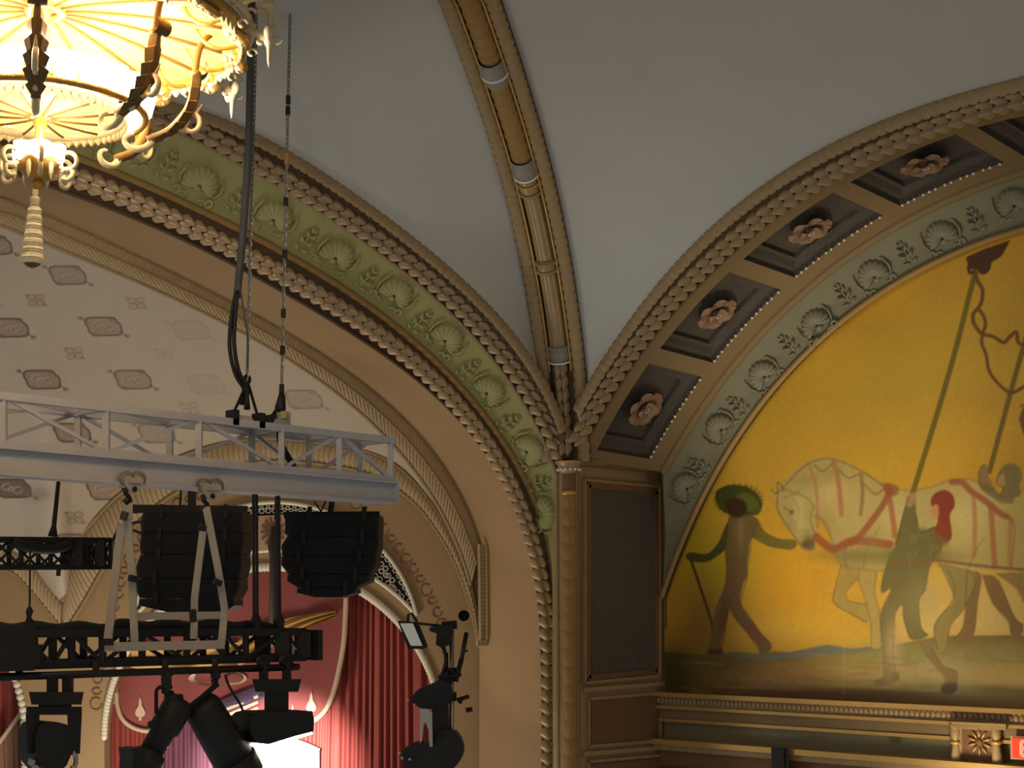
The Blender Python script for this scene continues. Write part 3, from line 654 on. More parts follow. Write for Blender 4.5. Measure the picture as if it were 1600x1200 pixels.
pt.line(K([(735, 425), (770, 455), (810, 475), (870, 445), (920, 440), (1040, 455)]), 13, RD, 2, .9); pt.line(K([(1045, 232), (1000, 310), (920, 415), (880, 450)]), 10, RD, 2, .85); pt.line(K([(1030, 215), (1050, 320), (1062, 420)]), 9, '96502f', 2, .8)
pt.poly(K([(1005, 205), (1035, 198), (1078, 216), (1070, 250), (1030, 250)]), '8a4a2a', 2, .8)
pt.line(K([(700, 118), (660, 150), (630, 190)]), 3, 'a06a44', 1.5, .7)
for a, b, c_ in [((728, 125), (760, 150), (800, 120)), ((830, 145), (868, 178), (915, 160)), ((935, 205), (980, 245), (1015, 225))]: pt.line(K([a, b, c_]), 3, '7a5a36', 1.5, .8)
pt.line(K([(1300, 195), (1345, 198), (1375, 230), (1440, 275), (1500, 325), (1548, 345)]), 10, RD, 2, .85); pt.line(K([(1390, 260), (1396, 380), (1394, 500)]), 7, 'a0643c', 2, .75); pt.line(K([(1462, 290), (1470, 420), (1478, 545)]), 9, '955432', 2, .8); pt.line(K([(1545, 360), (1540, 540)]), 8, 'a0643c', 2, .7)
# near man in the red hood, with the long pole
PL = [(1524, 425), (1481, 590), (1417, 800), (1402, 850)]
pt.line(PL, 8.5, '6a5a1c', 1.2)
pt.poly(K([(1118, 265), (1145, 245), (1152, 330), (1170, 400), (1232, 380), (1262, 440), (1250, 500), (1210, 545), (1192, 640), (1162, 690), (1172, 800), (1202, 835), (1130, 852), (1098, 765), (1095, 705), (1062, 760), (1055, 900), (1062, 985), (1082, 1015), (1002, 1046), (973, 1025), (1015, 1000), (1010, 860), (1003, 745), (1048, 640), (1005, 660), (1010, 590), (1040, 500), (1075, 440), (1095, 330)]), '685a32')
for X_, Y_, rx, ry, c_, al in [(1395, 1010, 14, 45, 'a08458', .8), (1430, 870, 40, 14, '5f5a30', .7), (1440, 940, 30, 40, '8c7e50', .5)]: pt.blob(X_, Y_, rx, ry, c_, al)
pt.poly(K([(1165, 868), (1212, 878), (1262, 960), (1322, 985), (1318, 1062), (1288, 1078), (1255, 1070), (1268, 1005), (1200, 925)]), '7a6038', 1.5, .85)
pt.poly(K([(1255, 1040), (1315, 1030), (1318, 1065), (1285, 1078), (1256, 1070)]), '5a4630', 2, .8); pt.poly(K([(975, 1018), (1020, 1012), (1010, 1040), (980, 1042)]), '6a5436', 2, .7); pt.poly(K([(1048, 990), (1080, 985), (1082, 1020), (1055, 1030)]), '6a5436', 2, .7)
pt.poly(K([(1215, 300), (1212, 265), (1235, 238), (1272, 228), (1304, 250), (1312, 295), (1292, 335), (1298, 430), (1240, 455), (1228, 400), (1242, 350), (1222, 345)]), '7e3420')
pt.poly(K([(1210, 298), (1240, 290), (1244, 335), (1232, 350), (1212, 345), (1204, 320)]), 'b08050', 1.5, .9)
pt.line(K([(1180, 400), (1240, 430), (1270, 450)]), 12, '6a5a30', 3, .7)
pt.poly(K([(1110, 255), (1140, 238), (1150, 270), (1128, 300), (1108, 290)]), '96744a', 1.5)
# far man at the right edge
pt.line(K([(1700, -180), (1585, -120)]), 3, '6a5a1c'); pt.line([(1604, 525), (1580, 610), (1546, 737)], 8, '6a5520', 1.2)
pt.poly(K([(1500, 255), (1580, 240), (1660, 250), (1660, 400), (1590, 350), (1550, 350)]), 'a5904e')
pt.poly(K([(1490, 172), (1500, 145), (1520, 124), (1553, 117), (1585, 140), (1592, 180), (1582, 205), (1585, 250), (1545, 262), (1500, 255), (1512, 222), (1492, 208), (1484, 190)]), '77623c')
pt.poly(K([(1488, 178), (1515, 160), (1522, 200), (1510, 215), (1490, 207)]), 'a07c4c', 1.5, .9)
pt.poly(K([(1410, 200), (1412, 150), (1425, 125), (1445, 126), (1452, 170), (1482, 225), (1470, 240), (1420, 225)]), '84643c')
pt.line(K([(1440, 222), (1500, 262), (1545, 270)]), 12, '6a5a3a', 2, .8)
pt.line(K([(1035, 528), (1150, 535), (1220, 520), (1300, 530), (1450, 548), (1620, 562)]), 5, '7a4e30', 1.5, .9)

# contour strokes of the painter
DKC = '54401f'
for L_, w_, al in [([(548, 225), (560, 240), (575, 238), (572, 196), (590, 212), (600, 232)], 2.2, .7), ([(575, 260), (572, 300), (600, 360), (645, 425), (672, 465)], 1.8, .6), ([(600, 300), (618, 312), (640, 318)], 2, .7),
        ([(685, 448), (692, 458), (700, 455)], 2, .8), ([(676, 466), (700, 462), (722, 450)], 1.6, .7), ([(724, 300), (712, 340), (716, 380), (735, 412)], 1.8, .6), ([(640, 270), (660, 300), (662, 340), (640, 380)], 1.5, .35),
        ([(1000, 380), (965, 440), (940, 500), (932, 555)], 2, .4), ([(860, 470), (850, 510), (862, 545)], 2, .5), ([(1290, 400), (1250, 450), (1235, 510)], 2, .4), ([(1440, 420), (1400, 480), (1370, 550)], 2, .4), ([(1280, 560), (1310, 620), (1300, 690), (1250, 760), (1226, 820), (1240, 890)], 1.8, .6), ([(1362, 560), (1398, 610), (1350, 722), (1296, 792), (1280, 876)], 1.8, .6),
        ([(838, 545), (812, 640), (810, 700), (900, 756), (945, 780)], 1.8, .65), ([(905, 600), (860, 652), (872, 690), (945, 706)], 1.6, .6), ([(912, 560), (912, 610), (940, 690), (962, 790), (964, 878)], 1.6, .55), ([(985, 570), (978, 650), (998, 750), (1006, 868)], 1.6, .55),
        ([(372, 345), (362, 420), (356, 480), (360, 580), (348, 645), (322, 710), (306, 775), (292, 860), (285, 912)], 1.8, .7), ([(490, 355), (478, 410), (454, 455), (447, 525), (446, 595), (420, 695), (442, 742), (490, 808), (545, 868)], 1.8, .7), ([(372, 718), (388, 748), (424, 798), (488, 868), (498, 905)], 1.8, .7), ([(372, 718), (362, 772), (334, 850), (342, 905)], 1.8, .7),
        ([(400, 345), (404, 420), (400, 500)], 1.5, .5), ([(430, 360), (440, 420), (430, 500)], 1.5, .4), ([(385, 600), (400, 640), (372, 700)], 1.5, .5),
        ([(1118, 265), (1098, 330), (1076, 440)], 1.8, .6), ([(1150, 330), (1170, 402), (1232, 382)], 1.8, .7), ([(1192, 640), (1162, 690), (1172, 800), (1200, 836)], 1.8, .6), ([(1048, 640), (1004, 742), (1010, 860), (1015, 1000)], 1.6, .5), ([(1062, 760), (1056, 900), (1064, 985)], 1.6, .5), ([(1095, 705), (1100, 765), (1130, 850)], 1.8, .6),
        ([(1170, 870), (1202, 925), (1266, 1002)], 1.6, .5), ([(1210, 880), (1260, 958), (1320, 985)], 1.6, .5), ([(1362, 570), (1356, 690), (1344, 800), (1302, 862)], 1.6, .6), ([(1428, 590), (1470, 700), (1534, 780), (1546, 830)], 1.6, .6), ([(1492, 600), (1560, 756), (1596, 790)], 1.6, .6),
        ([(1500, 255), (1512, 222), (1490, 206), (1486, 188), (1496, 160)], 1.6, .7), ([(1548, 345), (1562, 400), (1548, 545)], 1.8, .6), ([(1412, 200), (1412, 150), (1426, 126)], 1.6, .6)]:
    pt.line(K(L_), w_, DKC, 1.3, al)
for a in np.linspace(0, 2 * PI, 26)[:-1]:   # ruffled brim of the hat
    x_, y_ = 411 + 98 * math.cos(a), 270 + 64 * math.sin(a); k_ = K([(x_, y_)])[0]; pt.blob(k_[0], k_[1], 2.6, 2.4, '33340e', .7)
for k in range(40): pt.line([(x0_ := r2_.uniform(1420, 1470), y0_ := r2_.uniform(830, 880)), (x0_ + r2_.uniform(-8, 8), y0_ + r2_.uniform(4, 12))], 1.4, ['4e4a22', '8a7c48', '6a5a2c'][k % 3], 1.2, .45)
for k in range(70): pt.line([(x0_ := r2_.uniform(1060, 1600), y0_ := r2_.uniform(1020, 1085)), (x0_ + r2_.uniform(10, 50), y0_ + r2_.uniform(-3, 3))], 2.2, ['8a7440', '5c4c24', 'a08a54', '6e6a34', '4a3a1c'][k % 5], 2.5, .3)
# bracket, ribbons
BR = '4a2c18'
pt.poly([(1509, 402), (1540, 388), (1579, 375), (1568, 396), (1563, 402), (1546, 412), (1543, 424), (1532, 429), (1526, 421), (1514, 421), (1511, 410)], BR, 1.1, 1, False)
pt.line([(1513, 418), (1515, 426), (1522, 424)], 5, BR); pt.line([(1530, 422), (1537, 427), (1545, 420), (1547, 410)], 4.5, BR)
RBN = '6a4320'
pt.line([(1524, 425), (1528, 440), (1535, 452), (1534, 470), (1528, 482), (1521, 490), (1521, 503), (1528, 515), (1535, 522), (1552, 526), (1568, 535), (1578, 526), (1588, 519), (1591, 535), (1603, 541)], 6, RBN)
pt.line([(1528, 482), (1536, 492), (1540, 506), (1536, 520), (1534, 536), (1541, 555), (1545, 578), (1556, 595), (1572, 610), (1584, 613), (1603, 602)], 5.5, RBN)
pt.poly([(1592, 655), (1598, 637), (1612, 630), (1612, 690), (1600, 680)], '6a4822')
pt.line(K([(570, 232), (575, 310), (610, 372), (650, 432), (684, 474)]), 2, '6a5430', 2, .5); pt.line(K([(728, 340), (748, 345), (775, 375), (795, 425), (815, 495), (838, 540), (930, 560), (1050, 560), (1200, 525)]), 2.5, '6a5430', 2.5, .6); pt.line(K([(1005, 203), (1060, 223), (1140, 229), (1220, 215), (1290, 191), (1370, 184), (1430, 206), (1500, 252)]), 2, '6a5430', 2, .6)
for X_, Y_, rx, ry, c_, al in [(1235, 815, 9, 22, '8a7444', .5), (1262, 800, 8, 16, '8f7a48', .4), (1330, 868, 60, 10, '6f6236', .6), (1300, 740, 20, 10, '8a7444', .5), (1360, 850, 20, 16, '86703e', .5)]: pt.blob(X_, Y_, rx, ry, c_, al)
sp = np.repeat(np.repeat(r2_.normal(0, 1, (YY.shape[0] // 3 + 1, YY.shape[1] // 3 + 1)), 3, 0), 3, 1)[:YY.shape[0], :YY.shape[1]]; sp = (sp + np.roll(sp, 2, 0) + np.roll(sp, 2, 1) + np.roll(sp, (1, 1), (0, 1))) / 4
pt.c *= (1 + .028 * sp.reshape(-1, 1)) * np.array([1.5, 1.56, 1.4]); pt.c = np.clip(pt.c, 0, .85)
ni, nj = YY.shape; idx = np.arange(ni * nj).reshape(ni, nj)
ky, kz = rE[:, 1], rE[:, 2]; order = np.argsort(ky); ztop = np.interp(ys, ky[order], kz[order], left=3, right=-9) + .02
ztop[ys > ky.max()] = -2.0
cz = (ZZ[:-1, 1:] <= np.maximum(ztop, -1.9)[:-1, None])
qa = idx[:-1, :-1][cz]; F4 = np.stack([qa, qa + 1, qa + nj + 1, qa + nj], 1)
used = np.unique(F4); rm = np.full(ni * nj, -1); rm[used] = np.arange(len(used))
MUR = mat('mural_paint', 'ffffff', 1, rough=.42, var=.12, scale=1.3, attr=True, spec=.5)
mural = obj('mural', (Pm[used], rm[F4].tolist()), MUR, cols=pt.c[used])
tag(mural, 'golden lunette mural of a pale harnessed horse led by a man in a wide hat', 'mural')
# ============================================================ CURTAIN WALL, COVE, CURTAINS
ZW = 19.7
def cw(x, y, d=0): return fd(x, y, ZW + d)
Rp = [(750,1004),(742,940),(718,866),(686,806),(650,757),(610,722),(560,702),(500,692),(460,688),(420,686),(380,688),(340,695),(300,707),(262,722),(230,741),(200,762),(172,786),(148,812),(125,840),(110,880),(98,941)]
R2 = [(98,941),(80,922),(60,897),(40,875),(15,858),(-20,846),(-60,840),(-110,842)]
Ri = [(750,1014),(733,942),(706,870),(672,815),(640,780),(600,752),(556,735),(500,725),(460,722),(420,721),(380,726),(345,736),(312,750),(285,764),(258,781),(232,802),(205,828),(182,856),(158,894),(132,940),(104,984)]
R2i = [(95,980),(72,952),(45,920),(20,896),(-20,880),(-60,874),(-110,876)]
pairs = [((752,1000),(750,1004)), ((735,915),(742,940)), ((715,850),(718,866)), ((680,782),(672,784)), ((640,726),(610,722)), ((557,640),(500,692)), ((468,572),(420,686)), ((345,500),(340,695)), ((250,456),(262,722)), ((200,434),(200,762)), ((140,408),(148,812)), ((90,386),(115,868)), ((40,366),(98,941)), ((-20,344),(40,875)), ((-90,318),(-30,843)), ((-200,280),(-110,842))]
nU, nV = 760, 420
top = poly2([a for a, b in pairs], 2000); bot = poly2([b for a, b in pairs], 2000)
def par(C, P): # normalised parameters of control points on a dense polyline
    return [int(np.argmin(((C - p) ** 2).sum(1))) / (len(C) - 1) for p in P]
ut, ub = par(top, [a for a, b in pairs]), par(bot, [b for a, b in pairs])
g = np.linspace(0, 1, nU); k = np.linspace(0, 1, len(pairs))
tp = resample(top, np.interp(g, k, ut)); bp = resample(bot, np.interp(g, k, ub))
T3 = np.array([yp(*p, 2.02) for p in tp]); B3 = np.array([cw(*p, -.02) for p in bp])
s = np.linspace(0, 1, nV)[:, None, None]
kn = np.exp(-.5 * (np.arange(-260, 261) / 80.) ** 2); kn /= kn.sum(); Bs = np.c_[tuple(np.convolve(np.pad(B3[:, q_], 260, 'edge'), kn, 'valid') for q_ in range(3))]
ctl = T3 * .42 + Bs * .58 + V3(0, 0, .45)
cove = ((1 - s) ** 2 * T3 + 2 * s * (1 - s) * ctl + s ** 2 * B3).transpose(1, 0, 2)
cu, cv = proj(cove.reshape(-1, 3)); cp = Paint(cu, cv, '857767')
def big_motif(x, y, al, w=1.0, dk=0.0):
    m = lambda L: [(x + a * w, y + b * w) for a, b in L]
    ol = m([(-28, -13), (-20, -15), (-8, -15), (6, -15), (16, -14), (20, -9), (26, -4), (28, 4), (27, 11), (14, 13), (0, 13), (-14, 13), (-22, 8), (-25, 0), (-29, -6)])
    cp.poly(ol, '5c4236' if not dk else '3c2a24', 1.5, al * (.55 + dk * .3)); cp.line(ol + ol[:1], 2.3, '2c1c14', 1.2, al)
    for a, b, r in ((-9, -3, 6), (8, 2, 6), (-2, 0, 3.5)):
        c_ = [(x + w * (a + r * 1.2 * math.cos(q_)), y + w * (b + r * .8 * math.sin(q_))) for q_ in np.linspace(0, 5.2, 9)]; cp.line(c_, 2.2, '8a7664', 1.4, al * .8); cp.line([(x_ + 1.5, y_ + 1.2) for x_, y_ in c_], 1, '3c2a20', 1, al * .7)
    for sg in (-1, 1):
        cp.line(m([(sg * 26, sg * 7), (sg * 34, sg * 13)]), 2, '4a3a30', 1.2, al * .8); cp.poly(m([(sg * 33, sg * 11), (sg * 42, sg * 13), (sg * 38, sg * 17), (sg * 33, sg * 16)]), '4a3a30', 1.2, al * .8)
        cp.poly(m([(sg * 5, -sg * 14), (sg * 18, -sg * 15), (sg * 14, -sg * 8)]), '55423a', 1.5, al * .6)
def small_motif(x, y, al):
    for a, b in ((-7, -4), (6, -5), (-5, 5), (7, 4)):
        c_ = [(x + a + 7 * math.cos(q_), y + b + 4.5 * math.sin(q_)) for q_ in np.linspace(0, 2 * PI, 10)]
        cp.poly(c_, '75604f', 1.3, al * .6); cp.line(c_, 1.2, '4c3c32', 1, al * .8)
    for sg in (-1, 1): cp.poly([(x + sg * 11, y + sg * 5), (x + sg * 19, y + sg * 9), (x + sg * 12, y + sg * 9)], '463528', 1.2, al * .9)
for X_, Y_, al, dk in [(106,431,.75,0), (16,513,.95,0), (162,511,.8,0), (298,517,.16,0), (66,594,1,0), (208,594,.75,0), (322,602,.14,0), (475,625,.45,0), (113,677,1,0), (245,678,.6,0), (20,764,1,.8), (165,767,.95,0), (-10,384,.9,0), (-70,592,.9,0), (-35,680,1,0), (30,350,.0,0), (118,850,.9,0)]: big_motif(X_, Y_, al, 1.0, dk)
for X_, Y_, al in [(56,469,.8), (213,474,.55), (116,552,.65), (256,553,.25), (21,636,.8), (296,638,.35), (390,560,.12), (117,809,.9), (60,720,.7), (-15,470,.8)]: small_motif(X_, Y_, al)
cp.blob(62, 772, 22, 12, '5f5348', .6); cp.c = np.clip(cp.c * np.array([2.2, 2.32, 2.4]), 0, .9)
COVE = mat('stencilled_plaster', 'ffffff', 1, rough=.85, var=.05, scale=1.5, attr=True)
covo = struct(obj('ceiling_cove', MB().grid(cove), COVE, smooth=True, cols=cp.c), 'greyish cove with rows of faded brown stencilled lozenges above the truss')
# wall with two arched openings
CXP, CYP, RP = 427, 1150, 264
def opening(cx, r, n=40, y1=1420):
    return [(cx - r, y1)] + [(cx - r * math.cos(a), CYP - r * math.sin(a)) for a in np.linspace(0, PI, n)] + [(cx + r, y1)]
outer = Rp[::-1][1:] 
def wall_panel(name, poly, m, d0, thick=.25):
    P = [cw(*p, d0) for p in poly]; return MB().prism(P, FH * thick)
ring = [(752, 1420)] + Rp + R2[1:] + [(-110, 1420)]
op1 = opening(CXP, RP); op2 = opening(-225, RP)
poly = [(752, 1420), *Rp, *R2[1:], (-150, 842), (-150, 1300)]
# outline: right edge, up over the rims, down the left, then along the two openings
left = [(-150, CYP - math.sqrt(max(0, RP ** 2 - 75 ** 2)))] + [(-225 + RP * math.cos(a), CYP - RP * math.sin(a)) for a in np.linspace(math.radians(70), 0, 20)] + [(39, 1420), (163, 1420)]
arc1 = [(CXP - RP * math.cos(a), CYP - RP * math.sin(a)) for a in np.linspace(0, PI, 50)] + [(691, 1420)]
outline = [(786, 1420), (786, 850), (724, 866)] + Rp[2:] + R2[1:-1] + [(-150, 842)] + left + arc1
cwall = struct(obj('wall_stage', MB().prism([cw(*p) for p in outline], FH * .3), TAN), 'tan end wall with two arched curtained openings under the stencilled cove')
STEN = mat('stencil_paint', '7c5a40', 1.5, rough=.8, var=.2)
obj('rim_band', fluted([cw(*p, -.03) for p in poly2(Rp, 300)], [cw(*p, -.03) for p in poly2(Ri, 300)], .07, .05, 8, -FH, .02), LACE, cwall)
obj('rim_band', fluted([cw(*p, -.03) for p in poly2(R2, 120)], [cw(*p, -.03) for p in poly2(R2i, 120)], .07, .05, 8, -FH, .02), LACE, cwall)
obj('edge_roll', MB().tube([cw(*p, -.05) for p in poly2(Ri, 120)], .025, 6), STONE, cwall, True); obj('edge_roll', MB().tube([cw(*p, -.05) for p in poly2(Rp, 120)], .025, 6), STONE, cwall, True)
obj('edge_roll', MB().tube([cw(*p, -.05) for p in poly2(R2i, 60)], .025, 6), STONE, cwall, True)
# stencilled scroll band on the wall
st = MB()
bandp = poly2([(150,1100),(155,1040),(170,990),(182,935),(200,880),(240,820),(300,780),(430,752),(520,768),(595,826),(640,882),(672,935),(690,975)], 46)
for i, p in enumerate(bandp):
    r_ = 7 if i % 3 else 9
    st.tube([cw(p[0] + r_ * math.cos(a), p[1] + r_ * math.sin(a) * (.8 if i % 2 else 1.1), -.006) for a in np.linspace(0, 5.4, 9)], .012, 4)
so = obj('stencil_scrolls', st, STEN, cwall)
so['kind'] = 'stuff'
# lattice crescent
def circ3(p, q, r_, n, a0=None):
    (x1_, y1_), (x2_, y2_), (x3_, y3_) = p, q, r_
    A_ = np.array([[2 * (x2_ - x1_), 2 * (y2_ - y1_)], [2 * (x3_ - x1_), 2 * (y3_ - y1_)]]); b_ = np.array([x2_ ** 2 - x1_ ** 2 + y2_ ** 2 - y1_ ** 2, x3_ ** 2 - x1_ ** 2 + y3_ ** 2 - y1_ ** 2])
    c = np.linalg.solve(A_, b_); r = math.hypot(x1_ - c[0], y1_ - c[1]); a, b = math.atan2(y1_ - c[1], x1_ - c[0]), math.atan2(y3_ - c[1], x3_ - c[0])
    return [(c[0] + r * math.cos(t_), c[1] + r * math.sin(t_)) for t_ in np.linspace(a, b, n)]
ca = circ3((207, 968), (430, 785), (651, 962), 60); cb = circ3((207, 968), (430, 860), (651, 962), 60)
lat = obj('lattice_panel', MB().prism([cw(*p, -.03) for p in ca + cb[::-1][1:-1]], FH * .02), mat('dark_backing', '15120f', 1, rough=.8), cwall)
PALE = mat('pale_trim', 'e6dcc2', 1.0, rough=.35, var=.05, spec=.7)
obj('light_edge', MB().tube([cw(*p, -.05) for p in ca], .028, 6), PALE, cwall, True); obj('light_edge', MB().tube([cw(*p, -.05) for p in cb], .028, 6), PALE, cwall, True)
tr = MB(); ca_, cb_ = np.array(ca), np.array(cb)
PEARL = mat('pierced_stone', 'b9b0a0', 1.1, rough=.6)
for i in range(3, 57):
    h = np.linalg.norm(ca_[i] - cb_[i]); nn = max(1, int(h / 9))
    for j in range(nn):
        p = ca_[i] + (cb_[i] - ca_[i]) * ((j + .5) / nn) + (np.array([2.5, 1]) * ((-1) ** j)); 
        tr.tube([cw(p[0] + 3.9 * math.cos(a), p[1] + 3.9 * math.sin(a), -.045) for a in np.linspace(0, 2 * PI, 7)[:-1]], .011, 4, closed=True)
lo_ = obj('pierced_scrolls', tr, PEARL, cwall); lo_['kind'] = 'stuff'
MED = mat('rose_medallion', 'a58468', 1.4, rough=.6, var=.15, scale=12)
med = obj('medallion', MB().prism([cw(*p, -.07) for p in [(404, 806), (447, 804), (449, 859), (403, 861)]], FH * .05), MED, cwall)
for a in np.linspace(0, 2 * PI, 14, endpoint=False):
    obj('fan_ray', MB().bar(cw(426 + 5 * math.cos(a), 832 + 6 * math.sin(a), -.085), cw(426 + 19 * math.cos(a), 832 + 24 * math.sin(a), -.08), .02, .02), BROWN, med)
obj('flower', MB().sph(cw(427, 832, -.09), .06, 7, (1, 1, 1)), BROWN, med, True)
# rope border of the openings
rp_ = MB()
for i, p in enumerate(resample(np.array(arc1), 190)):
    b = MB().sph((0, 0, 0), .045, 5, (1, 1, 1.3)); rp_.merge(b, M4(cw(*p, -.02)))
obj('rope_border', rp_, PALE, cwall, True)['kind'] = 'stuff'
rp_ = MB()
for p in resample(np.array(left[1:-1]), 60): rp_.sph(cw(*p, -.02), .05, 5)
obj('rope_border', rp_, PALE, cwall, True)['kind'] = 'stuff'
obj('hall_cap', MB().lathe(cw(725, 962, -.2), [(.001, 0), (.06, 0), (.068, .02), (.068, .12)], 24, -FH), BLACK, cwall, True)
bpy.data.objects['hall_cap'].name = 'vent_cover'

# curtains
RED = mat('red_velvet', '7e3c36', 2.1, rough=.8, var=.12, scale=4); RED2 = mat('red_valance', '7d403c', 1.5, rough=.8, var=.12, scale=2)
CRM = mat('cream_braid', 'b09a80', 1.5, rough=.6, var=.1); TANF = mat('tan_lining', 'a8854c', 1.6, rough=.7, var=.15); MAUVE = mat('mauve_lit_velvet', '7d5060', 1.5, rough=.8, var=.1)  # MAUVE puts the purple stage light into the curtain colour
def drape(x0, x1, y0, y1, d, n, amp, x0b=None, x1b=None, rows=14, ytop=None):
    P = []
    x0b = x0 if x0b is None else x0b; x1b = x1 if x1b is None else x1b; ph = rng.uniform(.6, 1.4, n + 2).cumsum(); ph = ph / ph[-1]
    for j in range(n * 8 + 1):
        u = j / (n * 8); row = []; f = np.interp(u, ph, np.arange(len(ph)))
        for i in range(rows + 1):
            v = i / rows; yt = y0 if ytop is None else ytop(x0 + (x1 - x0) * u)
            x = (x0 + (x1 - x0) * u) * (1 - v) + (x0b + (x1b - x0b) * u) * v
            row.append(cw(x, yt + (y1 - yt) * v, d - amp * (.5 + .5 * math.cos(f * 2 * PI)) * (.45 + .55 * v)))
        P.append(row)
    return MB().grid(np.array(P))
cur = thing('stage_curtain', cw(600, 1300, .5), 'dark red pleated curtain filling the right half of the lit archway', 'curtain')
for k in range(4): obj('pleat_panel', drape(470 + 58 * k, 532 + 58 * k, 880, 1300, .62, 4, .16, 455 + 64 * k, 523 + 64 * k), RED, cur, True)
cur2 = thing('stage_curtain', cw(260, 1300, .5), 'pleated curtain coloured as mauve lit, low behind the spotlights in the archway', 'curtain')
for k in range(3): obj('pleat_panel', drape(140 + 105 * k, 245 + 105 * k, 1100, 1300, .85, 6, .16), MAUVE if k else RED, cur2, True)
cur3 = thing('stage_curtain', cw(-40, 1300, .5), 'dark red curtain in the second archway at the left frame edge', 'curtain')
obj('pleat_panel', drape(-150, 44, 900, 1300, .7, 7, .12), RED, cur3, True)
obj('gathered_side', drape(-10, 44, 1100, 1300, .45, 4, .1, 0, 44, ytop=lambda x: 1170 - (x + 10) * 1.35), mat('tan_side_drape', '8a6a55', 1.5, rough=.8), cur3, True)
obj('braid_edge', MB().tube([cw(x, 1172 - (x + 10) * 1.35, .36) for x in np.linspace(-10, 44, 8)], .03, 6), CRM, cur3, True)
# valance
val = thing('valance', cw(360, 1130, .4), 'red swagged valance with cream braid and pale emblems behind the black truss', 'valance')
def vpt(x, y, e=0): # gently bulging cloth
    return cw(x, y, .30 - .18 * math.sin(PI * min(1, max(0, (x - 165) / 380))) - .035 * math.sin(x * .055 + y * .02) - e)
vo = [(165,1200),(163,1085),(172,1020),(215,960),(280,915),(350,893),(427,886),(500,900),(541,930),(540,960),(537,1005),(529,1050),(520,1085),(508,1110),(492,1125),(470,1136),(440,1150),(400,1170),(330,1142),(290,1130),(250,1140),(228,1142),(205,1135),(190,1120),(184,1100)]
V = []
xs_ = np.linspace(184, 541, 60); 
lo = poly2([(184,1100),(190,1122),(205,1136),(228,1143),(255,1138),(300,1118),(345,1125),(380,1152),(420,1165),(460,1142),(492,1125),(508,1110),(520,1085),(529,1050),(537,1005),(540,960),(541,935)], 200); up_ = circ3((165, 1090), (427, 883), (560, 925), 120)
for x in xs_:
    yb = max([q_[1] for q_ in lo if abs(q_[0] - x) < 4] or [940]); yt = np.interp(x, [p[0] for p in up_], [p[1] for p in up_]) - 6
    V.append([vpt(x, yt + (yb - yt) * t_) for t_ in np.linspace(0, 1, 30)])
obj('cloth', MB().grid(np.array(V)), RED2, val, True)
obj('braid_edge', MB().tube([vpt(*p, .03) for p in poly2([(541,925),(540,960),(537,1005),(529,1050),(520,1085),(508,1110),(492,1125),(470,1136)], 40)], .035, 6), CRM, val, True)
obj('braid_edge', MB().tube([vpt(*p, .03) for p in poly2([(182,1080),(183,1100),(190,1121),(205,1135),(228,1142),(250,1138)], 24)], .03, 6), CRM, val, True)
def patch(px, m, name, e=.03, par_=None):
    P = np.array([vpt(*p, e) for p in px]); return obj(name, MB().prism(P, FH * .012), m, par_ or val)
swg = []
for i, x in enumerate(np.linspace(372, 525, 40)):
    a = (x - 372) / 153; row = []
    for t_ in np.linspace(0, 1, 26):
        y = (1042 - 78 * a ** 1.2) * t_ + (1000 - 46 * a) * (1 - t_) - 10 * math.sin(PI * a)
        row.append(vpt(x, y, .06 + .05 * math.sin(t_ * 16 + a * 5)))
    swg.append(row)
obj('tan_swag', MB().grid(np.array(swg)), TANF, val, True)
sw2 = [[vpt(x, 1010 + t_ * 34 + 6 * math.sin(x * .03), .06 + .04 * math.sin(t_ * 10 + x * .06)) for t_ in np.linspace(0, 1, 14)] for x in np.linspace(205, 372, 30)]
obj('tan_swag', MB().grid(np.array(sw2)), TANF, val, True)
def emblem(x, y, r=1.0):
    return patch([(x + a * r, y + b * r) for a, b in [(0, -22), (2, -14), (2.5, -8), (7, 0), (8, 5), (5, 10), (2, 10), (2, 16), (-2, 16), (-2, 10), (-5, 10), (-8, 5), (-7, 0), (-2.5, -8), (-2, -14)]], CRM, 'emblem')
emblem(219, 1110); emblem(486, 1102); emblem(457, 1116, .7)
ov = [(340 + 46 * math.cos(a), 1060 + 13 * math.sin(a)) for a in np.linspace(0, 2 * PI, 24)[:-1]]
patch(ov, CRM, 'emblem', .025); patch([(366 + 14 * math.cos(a), 1060 + 7 * math.sin(a)) for a in np.linspace(0, 2 * PI, 14)[:-1]], RED2, 'emblem', .04); patch([(318 + 14 * math.cos(a), 1058 + 7 * math.sin(a)) for a in np.linspace(0, 2 * PI, 14)[:-1]], RED2, 'emblem', .04)
patch([(330, 1100), (400, 1072), (420, 1076), (410, 1092), (338, 1118)], mat('violet_band', '453348', 1.5, rough=.8), 'violet_stripe', .04)
for k in range(3): patch([(338 + k * 5, 1112 + k * 8), (402, 1086 + k * 9), (404, 1090 + k * 9), (341 + k * 5, 1116.5 + k * 8)], CRM, 'pale_stripe', .05)

pc = thing('added_glare_curtain', cw(440, 1300, .1), 'pale gathered curtain added to carry the white glare under the moving wash light', 'curtain')  # added pale cloth that makes the white glare below the wash light
obj('gathers', drape(366, 499, 1150, 1300, .10, 8, .10, 350, 499, ytop=lambda x: 1178 - 22 * math.sin(PI * (x - 366) / 140)), mat('glare_cloth', 'e0d6c8', 1, rough=.8), pc, True)
obj('top_band', MB().tube([cw(x, 1177 - 22 * math.sin(PI * (x - 366) / 140), .06) for x in np.linspace(366, 499, 20)], .035, 6), CRM, pc, True)
